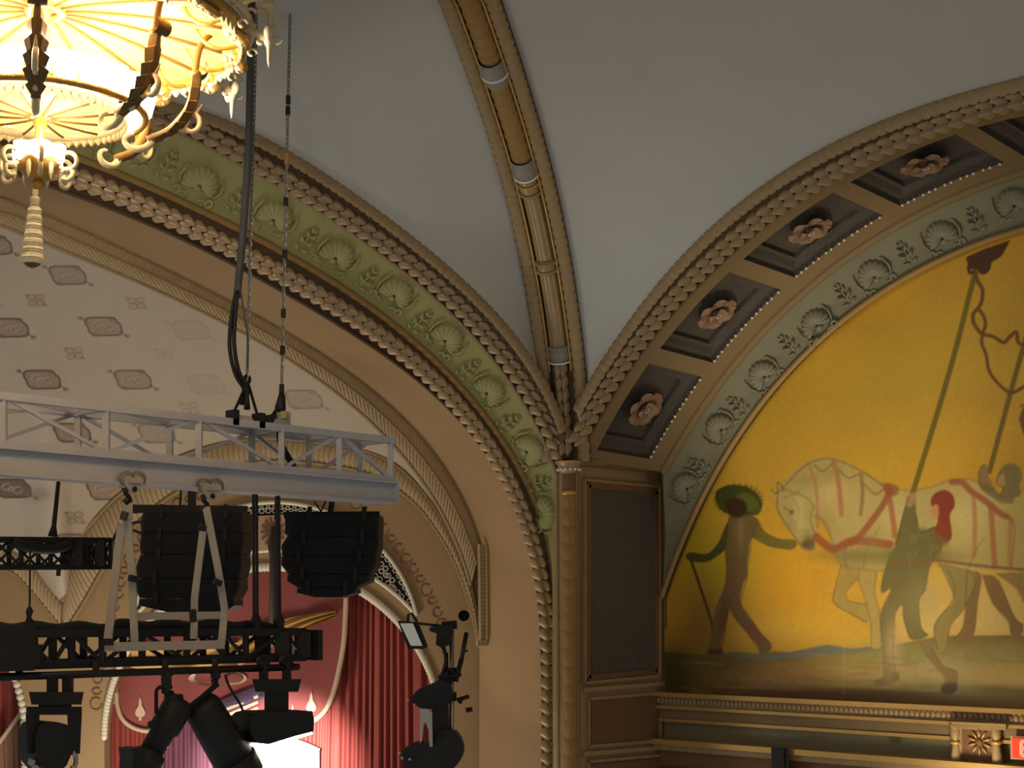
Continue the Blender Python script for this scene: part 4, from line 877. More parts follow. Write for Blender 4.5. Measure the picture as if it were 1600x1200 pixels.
# ============================================================ RIGGING: WHITE TRUSS + BEAM
YT = -1.64
def tp(x, y, d=0): return yp(x, y, YT + d)
BK = V3(0, .45, 0)
tl = lambda x, a, b: a + (b - a) * x / 615          # y of a line given at x=0 and x=615
TX = [-118, 5, 166, 311, 440, 530, 610]
yt_, yb_ = lambda x: tl(x, 618.5, 688.5), lambda x: tl(x, 692, 749)
truss = thing('box_truss', tp(250, 680), 'long white box truss with a deep flanged beam below, hung on chains above the speakers', 'truss')
for d, nm in ((V3(0, 0, 0), 'front'), (BK, 'back')):
    obj('chord', MB().bar(tp(-160, yt_(-160)) + d, tp(616, yt_(616)) + d, .06), WHITE, truss); obj('chord', MB().bar(tp(-160, yb_(-160)) + d, tp(616, yb_(616)) + d, .055), WHITE, truss)
    for x in TX: obj('post', MB().bar(tp(x, yt_(x)) + d, tp(x, yb_(x)) + d, .05), WHITE, truss)
    for k, (a, b) in enumerate(zip(TX, TX[1:])):
        up_first = (k % 2 == 1) ^ (nm == 'front')
        ya, yb2 = (yb_(a), yt_(b)) if up_first else (yt_(a), yb_(b))
        obj('brace', MB().bar(tp(a, ya) + d, tp(b, yb2) + d, .028), WHITE, truss)
for x in TX:
    for f in (yt_, yb_): obj('cross_bar', MB().bar(tp(x, f(x)), tp(x, f(x)) + BK, .04), WHITE, truss)
for a, b in zip(TX, TX[1:]): obj('brace', MB().bar(tp(a, yt_(a)), tp(b, yt_(b)) + BK, .025), WHITE, truss)
bm_ = truss
b0, b1 = lambda x: tl(x, 700, 754.5), lambda x: tl(x, 741, 786)
def slab(xa, xb, f0, f1, y0, y1): 
    p = []
    for f in (f1, f0):
        for x, d in ((xa, y0), (xb, y0), (xb, y1), (xa, y1)): q_ = tp(x, f(x)); p.append(q_ + V3(0, d, 0))
    return MB().hexa(p)
obj('web', slab(-160, 615, b0, b1, .0, .10), WHITE, bm_); obj('flange', slab(-160, 615, lambda x: b0(x) - 1.5, lambda x: b0(x) + 1.5, -.05, .16), WHITE, bm_); obj('flange', slab(-160, 615, lambda x: b1(x) - 1.5, lambda x: b1(x) + 1.5, -.05, .16), WHITE, bm_)
obj('end_plate', MB().hexa([tp(615, 754.5) + V3(0, -.06, 0), tp(617.5, 755) + V3(0, -.06, 0), tp(617.5, 755) + V3(0, .17, 0), tp(615, 754.5) + V3(0, .17, 0), tp(615, 786.5) + V3(0, -.06, 0), tp(617.5, 787) + V3(0, -.06, 0), tp(617.5, 787) + V3(0, .17, 0), tp(615, 786.5) + V3(0, .17, 0)]), WHITE, bm_)
obj('black_tube', MB().tube([tp(60, 703) + V3(0, .3, 0), tp(575, 748) + V3(0, .3, 0)], .035, 8), STEEL, truss, True)
PLATE = mat('grey_casting', '8d8880', 1.5, rough=.4)
for (x, y), lb in (((209, 752), 'grey heart-shaped beam trolley left of the big black speaker array'), ((331, 763), 'grey heart-shaped beam trolley over the right of the big speaker array')):
    t_ = thing('beam_trolley', tp(x, y + 18, -.12), lb, 'trolley')
    h_ = [(x + a, y + b) for a, b in [(-13, -3), (-9, -9), (-3, -7), (0, -4), (3, -7), (9, -9), (15, -3), (15, 5), (9, 14), (2, 19), (-6, 15), (-12, 6)]]
    obj('side_plate', MB().prism([tp(*p, -.12) for p in h_], (0, .03, 0)), PLATE, t_)
    for dx in (-8, 10): obj('wheel', MB().lathe(tp(x + dx, y - 4, -.09), [(.02, 0), (.055, 0), (.062, .015), (.062, .05), (.055, .065), (.02, .065)], 18, (0, 1, 0)), mat('worn_wheel', '6e6960', 1.2, rough=.5), t_, True)
    obj('axle_pin', MB().lathe(tp(x + 2, y + 12, -.135), [(.001, 0), (.022, 0), (.022, .03)], 6, (0, 1, 0)), STEEL, t_, True)
    obj('edge_rib', MB().bar(tp(x - 8, y + 1, -.13), tp(x + 11, y + 2, -.13), .012), PLATE, t_)
    obj('shackle', MB().tube([tp(x - 9 + a, y + b, -.08) for a, b in ((-6, 10), (-3, 20), (1, 24), (4, 30), (-2, 34), (-6, 28))], .02, 6), STEEL, t_, True)
WEB = mat('grey_webbing', '8c867b', 1.55, rough=.7, var=.06)
crd = thing('lifting_cradle', tp(260, 1014, -.1), 'pale grey hanging lifting cradle of flat bars in front of the big speaker array', 'cradle')
def fb(a, b, d0=0, d1=None, w=.055, n='bar'): obj(n, MB().bar(tp(*a, d0 - .1), tp(*b, (d0 if d1 is None else d1) - .1), w, .02, up=FH), WEB, crd)
for k, (a, b) in enumerate([((198, 790), (206, 900)), ((206, 900), (211, 1012)), ((190, 818), (168, 1004)), ((322, 792), (341, 890)), ((341, 890), (351, 952)), ((351, 952), (346, 1008)), ((317, 830), (304, 935)), ((304, 935), (303, 998))]): fb(a, b, .0 if k in (0, 1, 3, 4, 5) else .28, None, .058 if k != 2 else .065)
fb((164, 1011), (350, 1007), -.03, None, .068); fb((213, 963), (350, 961), .26, None, .06)
for a, b in (((192, 812), (196, 800)), ((202, 903), (212, 905)), ((301, 952), (302, 972)), ((335, 908), (345, 912)), ((163, 1003), (176, 1003)), ((312, 822), (320, 826))): obj('buckle', MB().bar(tp(*a, -.14), tp(*b, -.14), .05, .04, up=FH), BLACK, crd)
# chains, hoist cables
def chain(name, p0, p1, lab, w=.022, pitch=.045):
    t_ = thing(name, p1, lab, 'chain'); n = int(np.linalg.norm(p1 - p0) / pitch); mb = MB(); d = (p1 - p0) / n; u = unit(d)
    s1 = unit(np.cross(u, V3(.7, .2, .1))); s2 = np.cross(u, s1)
    for i in range(n):
        c = p0 + d * (i + .5); a = s1 if i % 2 else s2
        mb.tube([c + u * pitch * .75 * math.cos(q_) + a * w * .62 * math.sin(q_) for q_ in np.linspace(0, 2 * PI, 9)[:-1]], .0065, 4, closed=True)
    lk = obj('links', mb, mat(name + '_steel', '8b867d', 1.0, rough=.4, metal=.3), t_); lk['kind'] = 'stuff'; return t_
YC = .22
def vault_z(p):
    q_ = pl.reshape(-1, 3); return float(q_[np.argmin(((q_[:, :2] - p[:2]) ** 2).sum(1)), 2])
P1 = tp(440, 612, YC); P0 = P1.copy(); P0[2] = vault_z(P1) - .02
ch1 = chain('hoist_chain', P0, P1, 'single grey hoist chain with black clips, right of the thick cable')
for y in (155, 172, 316, 398, 491, 549, 609): obj('clip', MB().tube([[P1[0], P1[1], tp(440, y, YC)[2] - .03], [P1[0], P1[1], tp(440, y, YC)[2] + .05]], .022, 6), BLACK, ch1)
obj('orange_tag', MB().tube([[P1[0], P1[1], tp(440, 246, YC)[2] - .05], [P1[0], P1[1], tp(440, 246, YC)[2] + .05]], .022, 6), mat('orange_tag', 'a06a48', 1.3), ch1)
hk_ = obj('hook', MB().tube([tp(440, 612, YC), tp(440, 622, YC), tp(438, 638, YC), tp(434, 650, YC)], [.02, .035, .05, .03], 8), BLACK, ch1, True)
for a, b in (((436, 636), (422, 655)), ((440, 645), (440, 662))): obj('sling_leg', MB().tube([tp(*a, YC), tp(*b, .1)], .02, 6), BLACK, ch1)
for x, y in ((420, 660), (441, 655)): obj('beam_clamp', MB().box(tp(x, y, .1), V3(.03, 0, 0), V3(0, .08, 0), V3(0, 0, .06)), PLATE if x > 430 else BLACK, ch1)
obj('yellow_tag', MB().box(tp(443, 648, -.02), V3(.02, 0, 0), V3(0, .01, 0), V3(0, 0, .03)), mat('yellow_tag', 'b09a50', 1.4), ch1)
P1 = tp(386, 592, YC); P0 = P1.copy(); P0[2] = vault_z(P1) - .02
ch2 = chain('hoist_chain', P0, P1, 'left hoist chain running beside the thick grey power cable')
obj('master_link', MB().tube([tp(386 + 4 * math.cos(a), 593 + 6 * math.sin(a), YC) for a in np.linspace(0, 2 * PI, 12)[:-1]], .016, 6, closed=True), BLACK, ch2, True)
obj('hook', MB().tube([tp(384, 600, YC), tp(382, 622, YC), tp(381, 632, YC)], [.03, .03, .05], 8), BLACK, ch2, True)
for a, b in (((385, 600), (363, 650)), ((388, 600), (404, 655))):
    obj('sling_leg', MB().tube([tp(*a, YC), tp(*b, .05)], .014, 6), BLACK, ch2); obj('beam_clamp', MB().box(tp(b[0], b[1] + 3, .03), V3(.03, 0, 0), V3(0, .06, 0), V3(0, 0, .065)), BLACK, ch2)
obj('suspension_plate', MB().hexa([tp(368, 657), tp(398, 660), tp(398, 660, .3), tp(368, 657, .3), tp(372, 648), tp(392, 650), tp(392, 650, .3), tp(372, 648, .3)]), PLATE, ch2)
obj('suspension_plate', MB().hexa([tp(426, 664), tp(456, 667), tp(456, 667, .3), tp(426, 664, .3), tp(430, 654), tp(452, 657), tp(452, 657, .3), tp(430, 654, .3)]), PLATE, ch2)
CAB = mat('grey_cable', '4e4a46', 1.0, rough=.6)
cb_t = thing('power_cable', tp(384, 640, .2), 'thick dark power cable splitting in two above the box truss', 'cable')
top = tp(391, 90, .15); top2 = top.copy(); top2[2] = vault_z(top) - .02
def cabl(px, r, m, n): obj(n, MB().tube([top2] + [tp(*p, .15) for p in poly2(px, 24)], r, 7), m, cb_t, True)
cabl([(391, 92), (389, 200), (384, 300), (378, 380), (370, 465)], .034, CAB, 'cable_bundle')
obj('cable_tail', MB().tube([tp(*p, .15) for p in poly2([(369, 455), (361, 500), (359, 545), (368, 585), (384, 612), (388, 640)], 24)], .018, 6), BLACK, cb_t, True)
obj('cable_tail', MB().tube([tp(*p, .13) for p in poly2([(371, 455), (367, 500), (366, 540), (373, 580), (386, 608), (384, 640)], 24)], .018, 6), BLACK, cb_t, True)
obj('sense_wire', MB().tube([tp(*p, .1) for p in poly2([(374, 440), (381, 490), (387, 530), (387, 575)], 14)], .007, 5), CAB, cb_t, True)
obj('cable_loop', MB().tube([tp(*p, .25) for p in poly2([(436, 660), (438, 690), (450, 715), (458, 730), (445, 738), (436, 728)], 20)], .03, 7), BLACK, cb_t, True)

# ============================================================ LINE ARRAYS
def array(name, label, lev, z, extra):
    t_ = thing(name, fd((lev[-1][1] + lev[-1][2]) / 2, lev[-1][0], z), label, 'speaker')
    for k, (a, b) in enumerate(zip(lev, lev[1:])):
        g_ = .45
        p = [fd(a[1] + .4, a[0] + g_, z), fd(a[2] - .4, a[0] + g_, z), fd(b[2] - .8, b[0] - g_, z), fd(b[1] + .8, b[0] - g_, z)]
        mid = (a[0] + b[0]) / 2
        poly_ = [p[0], p[1], fd(max(a[2], b[2]), mid, z), p[2], p[3], fd(min(a[1], b[1]) - .5, mid, z)]
        c_ = obj('cabinet', MB().prism(poly_, FH * .5), BLACK, t_)
        gq = [x_ * .94 + sum(poly_) / 6 * .06 - FH * .012 for x_ in poly_]; obj('grille', MB().prism(gq, FH * .01), BLACKG, c_)
        for dx in (.18, .82): obj('rigging_plate', MB().box(fd(a[1] * (1 - dx) + a[2] * dx, a[0], z - .02), RT * .02, FH * .015, V3(0, 0, .07)), STEEL, c_)
    lk = [fd((a[1] + a[2]) / 2, a[0], z + .25) for a in lev]; obj('spine', MB().tube(lk, .03, 6), STEEL, t_)
    for n_, a, b, w in extra: obj(n_, MB().bar(fd(*a, z + .2), fd(*b, z + .2), w), BLACK, t_)
    return t_
array('line_array', 'wider black hanging speaker array behind the pale cradle', [(799, 224, 381), (833, 220, 381), (866, 219, 378), (904, 213, 374), (935, 217, 366), (957, 262, 352)], 15.0,
      [('bumper_frame', (209, 795), (386, 797), .08), ('hanging_bar', (300, 764), (300, 797), .07), ('hanging_rod', (283, 762), (281, 797), .02), ('frame_end', (213, 790), (213, 802), .06), ('handle', (203, 818), (222, 815), .025), ('handle', (204, 827), (221, 833), .025), ('handle', (203, 902), (216, 904), .045)])
array('line_array', 'smaller black hanging speaker array near the right end of the white beam', [(803, 460, 593), (838, 448, 592), (868, 440, 588), (897, 449, 578), (918, 464, 556), (934, 492, 532)], 14.6,
      [('bumper_frame', (444, 805), (593, 804), .06), ('hanging_bar', (519, 784), (516, 803), .05), ('brace_rod', (491, 783), (503, 802), .015), ('brace_rod', (509, 783), (500, 802), .015), ('frame_end', (450, 800), (450, 835), .05), ('hanging_rod', (434, 772), (433, 812), .05)])

# ============================================================ BLACK TRUSSES
def btruss(t_, y, X, yt1, yt2, yb1, yb2, depth, w, zig, thick=()):
    q_ = lambda x, yy, d=0: yp(x, yy, y + d)
    for d in (0, depth):
        obj('chord', MB().bar(q_(X[0], yt1) + V3(0, d, 0), q_(X[-1], yt2) + V3(0, d, 0), w), BLACK, t_); obj('chord', MB().bar(q_(X[0], yb1) + V3(0, d, 0), q_(X[-1], yb2) + V3(0, d, 0), w), BLACK, t_)
        yt_f = lambda x: yt1 + (yt2 - yt1) * (x - X[0]) / (X[-1] - X[0]); yb_f = lambda x: yb1 + (yb2 - yb1) * (x - X[0]) / (X[-1] - X[0])
        for x in X: obj('post', MB().bar(q_(x, yt_f(x)) + V3(0, d, 0), q_(x, yb_f(x)) + V3(0, d, 0), w * (1.9 if x in thick else .75)), BLACK, t_)
        for k, (a, b) in enumerate(zip(X, X[1:])):
            m_ = (a + b) / 2
            segs = [((a, yb_f), (b, yt_f))] if zig == 'z' and k % 2 else [((a, yt_f), (b, yb_f))] if zig == 'z' else [((a, yt_f), (b, yb_f)), ((a, yb_f), (b, yt_f))]
            for (xa, fa), (xb, fb_) in segs: obj('brace', MB().bar(q_(xa, fa(xa)) + V3(0, d, 0), q_(xb, fb_(xb)) + V3(0, d, 0), w * .42), BLACK, t_)
    for x in X: obj('cross_bar', MB().bar(q_(x, yt_f(x)), q_(x, yt_f(x)) + V3(0, depth, 0), w * .6), BLACK, t_)
YB2 = fd(183, 862, 15.5)[1]
bt1 = thing('lighting_truss', yp(90, 888, YB2), 'short black cross-braced truss at the left frame edge', 'truss')
btruss(bt1, YB2, [-60, -10, 33, 79, 123, 157, 173], 842, 844, 886, 885.5, .25, .05, 'x', (123, 157))
obj('steel_rope', MB().tube([yp(92, 745, YB2), yp(84, 822, YB2), yp(82, 838, YB2)], [.02, .025, .05], 7), BLACK, bt1, True)
obj('draped_cable', MB().tube([yp(*p, YB2 - .06) for p in poly2([(20, 846), (45, 856), (80, 858), (104, 852), (112, 846)], 16)], .05, 7), BLACK, bt1, True)
obj('loose_strap', MB().tube([yp(*p, YB2 - .03) for p in poly2([(176, 845), (183, 830), (188, 818)], 8)], .016, 6), STEEL, bt1); obj('loose_strap', MB().tube([yp(*p, YB2 - .03) for p in [(180, 846), (182, 862)]], .02, 6), BLACK, bt1)
obj('clip', MB().bar(yp(92, 888, YB2), yp(91, 900, YB2), .035), BLACK, bt1)
YB = -1.35
def bp_(x, y, d=0): return yp(x, y, YB + d)
bt2 = thing('lighting_truss', bp_(240, 1045), 'long black truss carrying the row of stage lights along the bottom left', 'truss')
btruss(bt2, YB, [-80, -20, 30, 82, 112, 160, 222, 292, 348, 384, 442, 476], 990, 987, 1043, 1027, .3, .066, 'z', (442, 476))
obj('end_plate', MB().bar(bp_(482, 984), bp_(482, 1031), .05, .35, up=(0, 1, 0)), BLACK, bt2)
obj('lighting_pipe', MB().tube([bp_(-120, 1062, -.1), bp_(466, 1042, -.1)], .03, 10), BLACK, bt2, True)
for x in (30, 150, 258, 336, 405, 440): obj('pipe_bracket', MB().bar(bp_(x, 1038 - x * .025, -.05), bp_(x, 1058 - x * .036, -.07), .045), BLACK, bt2)
obj('cable_bundle', MB().tube([bp_(x, 982 + 2.5 * math.sin(x * .09) - (4 if 180 < x < 390 else 0), .1) for x in np.linspace(-100, 440, 50)], .05, 7), BLACK, bt2, True)
obj('dimmer_box', MB().box(bp_(8, 1012, -.05), V3(.17, 0, 0), V3(0, .15, 0), V3(0, 0, .17)), BLACK, bt2)
obj('connector_box', MB().tube([bp_(48, 1008, -.1), bp_(48, 1040, -.1)], .09, 10), BLACK, bt2)
for x, y0 in ((46, 890), ):
    w_ = thing('drop_wire', bp_(x, 983), 'thin black wire with a turnbuckle between the two left trusses', 'wire'); obj('wire', MB().tube([bp_(x + 1, 860, .2), bp_(x, 983, .1)], .008, 5), BLACK, w_)
    obj('turnbuckle', MB().tube([bp_(x, 948, .1), bp_(x, 955, .1), bp_(x - 1, 964, .1), bp_(x, 972, .1), bp_(x, 983, .1)], [.012, .03, .018, .035, .02], 7), BLACK, w_, True)
for x0, x1, lab in ((399, 400, 'pair of thin dark rods dropping from the white beam to the truss between the arrays'), (434, 436, 'dark drop pole left of the smaller speaker array')):
    w_ = thing('drop_rod', bp_(x1, 984), lab, 'rod')
    for dx in ((-3, 2) if x0 == 399 else (0,)): obj('rod', MB().tube([tp(x0 + dx, 770, .05), bp_(x1 + dx, 984)], .013 if x0 == 399 else .022, 6), STEEL, w_)
    obj('clamp', MB().tube([bp_(x1, 958), bp_(x1, 970), bp_(x1, 985)], [.02, .05, .03], 8), BLACK, w_)
br_ = tag(obj('brown_pole', MB().tube([fd(*p, 17.5) for p in [(429, 822), (430, 836), (428, 850), (428, 870), (426, 990)]], [.03, .06, .075, .05, .045], 8), mat('brown_pole', '3a2a22', 1.2), None, True), 'thick brown pole with a knob standing behind the thin drop rods', 'pole')

# ============================================================ STAGE LIGHTS
YL = YB - .1
def lp(x, y, d=0): return yp(x, y, YL + d)
def clampj(t_, x, y0, y1): 
    obj('clamp', MB().tube([lp(x - 7, y0 + 4), lp(x - 4, y0), lp(x + 3, y0), lp(x + 7, y0 + 5)], .03, 6), BLACK, t_); obj('clamp', MB().bar(lp(x, y0), lp(x, y1), .07), BLACK, t_)
def box_px(xa, xb, ya, yb, dep, taper=0, d0=0): 
    return MB().hexa([lp(xa + taper, yb, d0 - dep / 2), lp(xb - taper, yb, d0 - dep / 2), lp(xb - taper, yb, d0 + dep / 2), lp(xa + taper, yb, d0 + dep / 2), lp(xa, ya, d0 - dep / 2), lp(xb, ya, d0 - dep / 2), lp(xb, ya, d0 + dep / 2), lp(xa, ya, d0 + dep / 2)])
m1 = thing('moving_head_light', lp(84, 1200), 'black moving head light hanging at the lower left corner', 'stage light')
clampj(m1, 82, 1056, 1082); clampj(m1, 106, 1054, 1082)
obj('base', box_px(45, 131, 1081, 1101, .3, 4), BLACK, m1); obj('swivel', box_px(60, 112, 1100, 1107, .2), BLACK, m1)
obj('yoke', box_px(41, 128, 1104, 1117, .22), BLACK, m1)
for xa, xb in ((40, 62), (105, 128)): obj('yoke_arm', box_px(xa, xb, 1116, 1178, .2, 3), BLACK, m1)
hp = [(62, 1132), (70, 1129), (88, 1128), (105, 1132), (112, 1150), (112, 1178), (104, 1196), (88, 1212), (74, 1208), (62, 1194), (56, 1176), (56, 1150)]
obj('head', MB().prism([lp(*p, -.14) for p in hp], (0, .28, 0)), BLACK, m1)
obj('lens_rim', MB().tube([lp(113 + 6 * math.cos(a), 1188 + 12 * math.sin(a), -.12) for a in np.linspace(-1.6, 1.9, 12)], .02, 6), CHROME, m1, True)
for k, (x, y) in enumerate(((50, 1190), (56, 1198))): obj('connector', MB().sph(lp(x, y, -.1), .03, 6), CHROME, m1)
m2 = thing('profile_spot', lp(230, 1200), 'slim black profile spotlight tilted down to the left under the truss', 'stage light')
clampj(m2, 260, 1050, 1075)
obj('hook', MB().tube([lp(262, 1066), lp(258, 1080), lp(266, 1084), lp(272, 1096)], .035, 6), BLACK, m2)
obj('yoke', MB().tube([lp(*p) for p in poly2([(268, 1074), (248, 1074), (244, 1079), (244, 1115)], 14, False)], .017, 6), BLACK, m2)
def axis_lathe(t_, name, a, b, prof, m, n=18, d=0): 
    A_, B_ = lp(*a, d), lp(*b, d); L_ = np.linalg.norm(B_ - A_); return obj(name, MB().lathe(A_, [(r, h * L_) for r, h in prof], n, B_ - A_), m, t_, True)
axis_lathe(m2, 'lamp_cap', (272, 1084), (270, 1104), [(.001, 0), (.07, 0), (.08, .3), (.07, 1), (.001, 1)], BLACK)
axis_lathe(m2, 'body', (282, 1096), (232, 1182), [(.001, 0), (.11, 0), (.125, .12), (.125, .5), (.10, .55), (.095, 1), (.001, 1)], BLACK)
axis_lathe(m2, 'lens_tube', (236, 1174), (220, 1206), [(.095, 0), (.13, .1), (.13, 1), (.11, 1)], BLACK)
obj('shutter_frame', MB().prism([lp(*p, -.1) for p in [(205, 1170), (222, 1168), (246, 1186), (250, 1196), (245, 1212), (206, 1212), (208, 1186)]], (0, .2, 0)), BLACK, m2)
obj('side_knob', MB().sph(lp(258, 1166, -.05), .025, 6), CHROME, m2); obj('side_knob', MB().sph(lp(236, 1132, -.05), .03, 6), BLACK, m2)
m3 = thing('wash_can', lp(345, 1200), 'wide black barrel wash light tilted down to the right beside the glare', 'stage light')
clampj(m3, 337, 1046, 1060)
obj('ring', MB().tube([lp(336 + 3.5 * math.cos(a), 1062 + 3.5 * math.sin(a)) for a in np.linspace(0, 2 * PI, 12)[:-1]], .012, 6, closed=True), STEEL, m3); 
obj('yoke', MB().bar(lp(338, 1070), lp(297, 1106), .035), BLACK, m3); obj('yoke', MB().bar(lp(334, 1062), lp(338, 1074), .04), BLACK, m3)
axis_lathe(m3, 'body', (312, 1098), (368, 1192), [(.001, 0), (.13, 0), (.155, .08), (.165, .5), (.175, 1), (.15, 1), (.001, .9)], BLACK, 22)
axis_lathe(m3, 'front_hood', (364, 1184), (378, 1212), [(.175, 0), (.19, .1), (.19, 1), (.17, 1)], BLACK, 22)
obj('power_cord', MB().tube([lp(*p, -.15) for p in poly2([(352, 1054), (356, 1068), (366, 1086), (376, 1102), (381, 1118), (380, 1130), (370, 1140)], 24)], .011, 6), BLACK, m3, True)
m4 = thing('moving_wash_light', lp(440, 1163), 'black moving wash light beaming down in front of the red valance', 'stage light')
clampj(m4, 412, 1036, 1062); clampj(m4, 448, 1034, 1062)
obj('base', box_px(394, 471, 1061, 1081, .3, 5), BLACK, m4); obj('yoke', box_px(413, 451, 1080, 1114, .22), BLACK, m4)
hp = [(393, 1121), (400, 1115), (412, 1112), (452, 1111), (488, 1111), (491, 1125), (490, 1143), (462, 1150), (420, 1163), (399, 1160), (392, 1145)]
obj('head', MB().prism([lp(*p, -.15) for p in hp], (0, .3, 0)), BLACK, m4)
EMI = mat('lamp_lens', 'fff6e6', 1, emit=9)
obj('lens', MB().prism([lp(*p, -.1) for p in [(421, 1163.5), (462, 1151), (488, 1144), (488, 1147), (463, 1155), (422, 1167)]], (0, .2, 0)), EMI, m4)
obj('label_plate', MB().box(lp(408, 1085, -.16), V3(.02, 0, 0), V3(0, .005, 0), V3(0, 0, .015)), CHROME, m4)
# right pole with lamps
ZP = 17.9
def pp(x, y, d=0): return fd(x, y, ZP + d)
pol = thing('light_pole', pp(706, 1260), 'bright vertical pipe with black lamps at the right edge of the archway', 'pole')
obj('pipe', MB().tube([pp(706, 985), pp(706, 1260)], .028, 10), CHROME, pol, True); obj('pipe', MB().tube([pp(698, 1020, .1), pp(698, 1260, .1)], .02, 8), STEEL, pol, True)
obj('top_cap', MB().tube([pp(690, 978), pp(714, 976)], .05, 8), BLACK, pol, True)
for a, b, w in (((729, 988), (721, 1030), .045), ((721, 1030), (712, 1065), .05), ((714, 1094), (733, 1088), .04), ((716, 1095), (722, 1094), .06), ((728, 1110), (738, 1108), .045), ((700, 1058), (720, 1052), .06), ((722, 1020), (731, 1016), .02)): obj('peg', MB().tube([pp(*a, -.05), pp(*b, -.05)], w * .6, 8), BLACK, pol, True)
for y in (1050, 1088): obj('pipe_clamp', MB().lathe(pp(706, y), [(.03, -.05), (.055, -.05), (.055, .05), (.03, .05)], 12), BLACK, pol)
fl = thing('flood_light', pp(650, 1012), 'small tilted floodlight with a white face beside the rope edge of the arch', 'stage light')
fq = [(623, 972), (649, 973), (666, 1011), (641, 1012)]
obj('housing', MB().prism([pp(*p, .02) for p in [(621, 970), (653, 972), (668, 1010), (662, 1014), (638, 1014)]], FH * .1), STEEL, fl)
obj('white_face', MB().prism([pp(*p, -.005) for p in [(625, 974), (645, 974), (660, 1009), (642, 1009)]], FH * .02), mat('diffuser_face', 'd8d6d0', 1, rough=.4, emit=.12), fl)
obj('bracket', MB().tube([pp(*p) for p in [(637, 972), (638, 960), (643, 958), (652, 972)]], .018, 6), BLACK, fl); obj('arm', MB().tube([pp(652, 974), pp(700, 979)], .016, 6), BLACK, fl)
m5 = thing('pole_spot', pp(690, 1012), 'upright black lamp box clamped to the top of the bright pipe', 'stage light')
obj('body', MB().prism([pp(*p, -.1) for p in [(684, 978), (707, 976), (708, 990), (703, 1008), (690, 1012), (681, 1008), (682, 990), (671, 986), (671, 980)]], FH * .2), BLACK, m5)
obj('front_lens', MB().lathe(pp(687, 1006, -.12), [(.001, 0), (.03, 0), (.03, .04)], 10, FH), STEEL, m5)
obj('hanging_cable', MB().tube([pp(*p) for p in poly2([(692, 1010), (697, 1030), (693, 1050), (688, 1062)], 12)], .025, 6), BLACK, m5, True)
def head5(name, label, body, yk, extra):
    t_ = thing(name, pp(*body[-1]), label, 'stage light')
    obj('head', MB().prism([pp(*p, -.15) for p in poly2(body + body[:1], 30)[:-1]], FH * .3), BLACK, t_, False)
    for p in extra: obj('connector', MB().sph(pp(*p, -.15), .02, 6), CHROME, t_)
    return t_
h1 = head5('pole_moving_head', 'upper black moving head lamp reaching left from the bright pipe', [(640, 1092), (655, 1076), (672, 1070), (690, 1062), (705, 1072), (706, 1095), (692, 1104), (670, 1108), (652, 1104)], None, [(638, 1093), (648, 1101)])
obj('mount', MB().prism([pp(*p, -.08) for p in [(684, 1056), (700, 1048), (704, 1066), (690, 1072)]], FH * .15), BLACK, h1)
h2 = head5('pole_moving_head', 'lower black moving head lamp with a white yoke on the bright pipe', [(626, 1176), (640, 1164), (660, 1160), (675, 1162), (690, 1140), (706, 1141), (718, 1150), (725, 1172), (718, 1190), (700, 1206), (660, 1210), (636, 1208)], None, [(625, 1176), (629, 1184), (641, 1186)])
yk = poly2([(656, 1162), (656, 1108), (666, 1107), (675, 1112), (676, 1168), (671, 1166), (670, 1142), (665, 1128), (662, 1132), (660, 1150), (659, 1160)], 50, False)
obj('white_yoke', MB().prism([pp(*p, -.2) for p in yk[:-1]], FH * .05), mat('white_casting', 'a8a4a0', 1.2, rough=.4), h2)
obj('yoke_arm', MB().prism([pp(*p, -.1) for p in [(676, 1100), (700, 1098), (702, 1170), (676, 1168)]], FH * .2), BLACK, h2)
# ============================================================ CHANDELIER
CC = fd(70, 45, 9.0)
def cy(r, phi, z): # phi measured from the viewer's right, counter-clockwise seen from below towards the viewer
    return CC + RT * (r * math.cos(phi)) - FH * (r * math.sin(phi)) + V3(0, 0, z)
BRASS = mat('antique_gilt', 'a8813c', 1.3, rough=.38, metal=.45, var=.2, scale=14, bump=.3, bscale=60)
IVORY = mat('ivory_gilt', 'd8c498', 1.0, rough=.5, var=.18, scale=16)
AMBER = mat('amber_glass', 'f4b848', 1.0, rough=.35, var=.15, scale=4, emit=.75, ecol='ffd68a')
AMBER2 = mat('amber_glass_lower', 'f4b848', 1.0, rough=.35, var=.3, scale=6, emit=1.1, ecol='ffd890')
CUP = mat('frosted_glass', 'fff4dc', 1, emit=7)
BRZ = mat('bronze_arm', '6a5026', 1.1, rough=.45, metal=.3, var=.2, scale=14)
ch = thing('chandelier', CC + V3(0, 0, -1.4), 'huge gilt chandelier with amber glass dishes, glowing cups and a tassel, top left', 'chandelier')
R0 = 1.2; NP = 16
def dish(R, z0, zh, nm, n, m, r0):
    for k in range(n):
        a0, a1 = 2 * PI * k / n, 2 * PI * (k + 1) / n; P = []
        for r in np.linspace(r0, R, 7):
            t_ = (r - r0) / (R - r0); P.append([cy(r, a, z0 + zh * (1 - t_ ** 1.6) + .03 * math.sin(PI * (a - a0) / (a1 - a0)) * t_) for a in np.linspace(a0, a1, 5)])
        obj(nm, MB().grid(np.array(P)), m, ch, True)
        obj('dish_rib', MB().tube([cy(r, a0, z0 + zh * (1 - ((r - r0) / (R - r0)) ** 1.6) - .012) for r in np.linspace(r0, R, 7)], .012 if R > 1 else .008, 5), BRZ, ch, True)
dish(R0, 0, .12, 'glass_panel', NP, AMBER, .1)
dish(.47, -.53, -.03, 'lower_glass_panel', 12, AMBER2, .06)
def torus(r, z, w, nm, m, n=64): obj(nm, MB().tube([cy(r, a, z) for a in np.linspace(0, 2 * PI, n, endpoint=False)], w, 7, closed=True), m, ch, True)
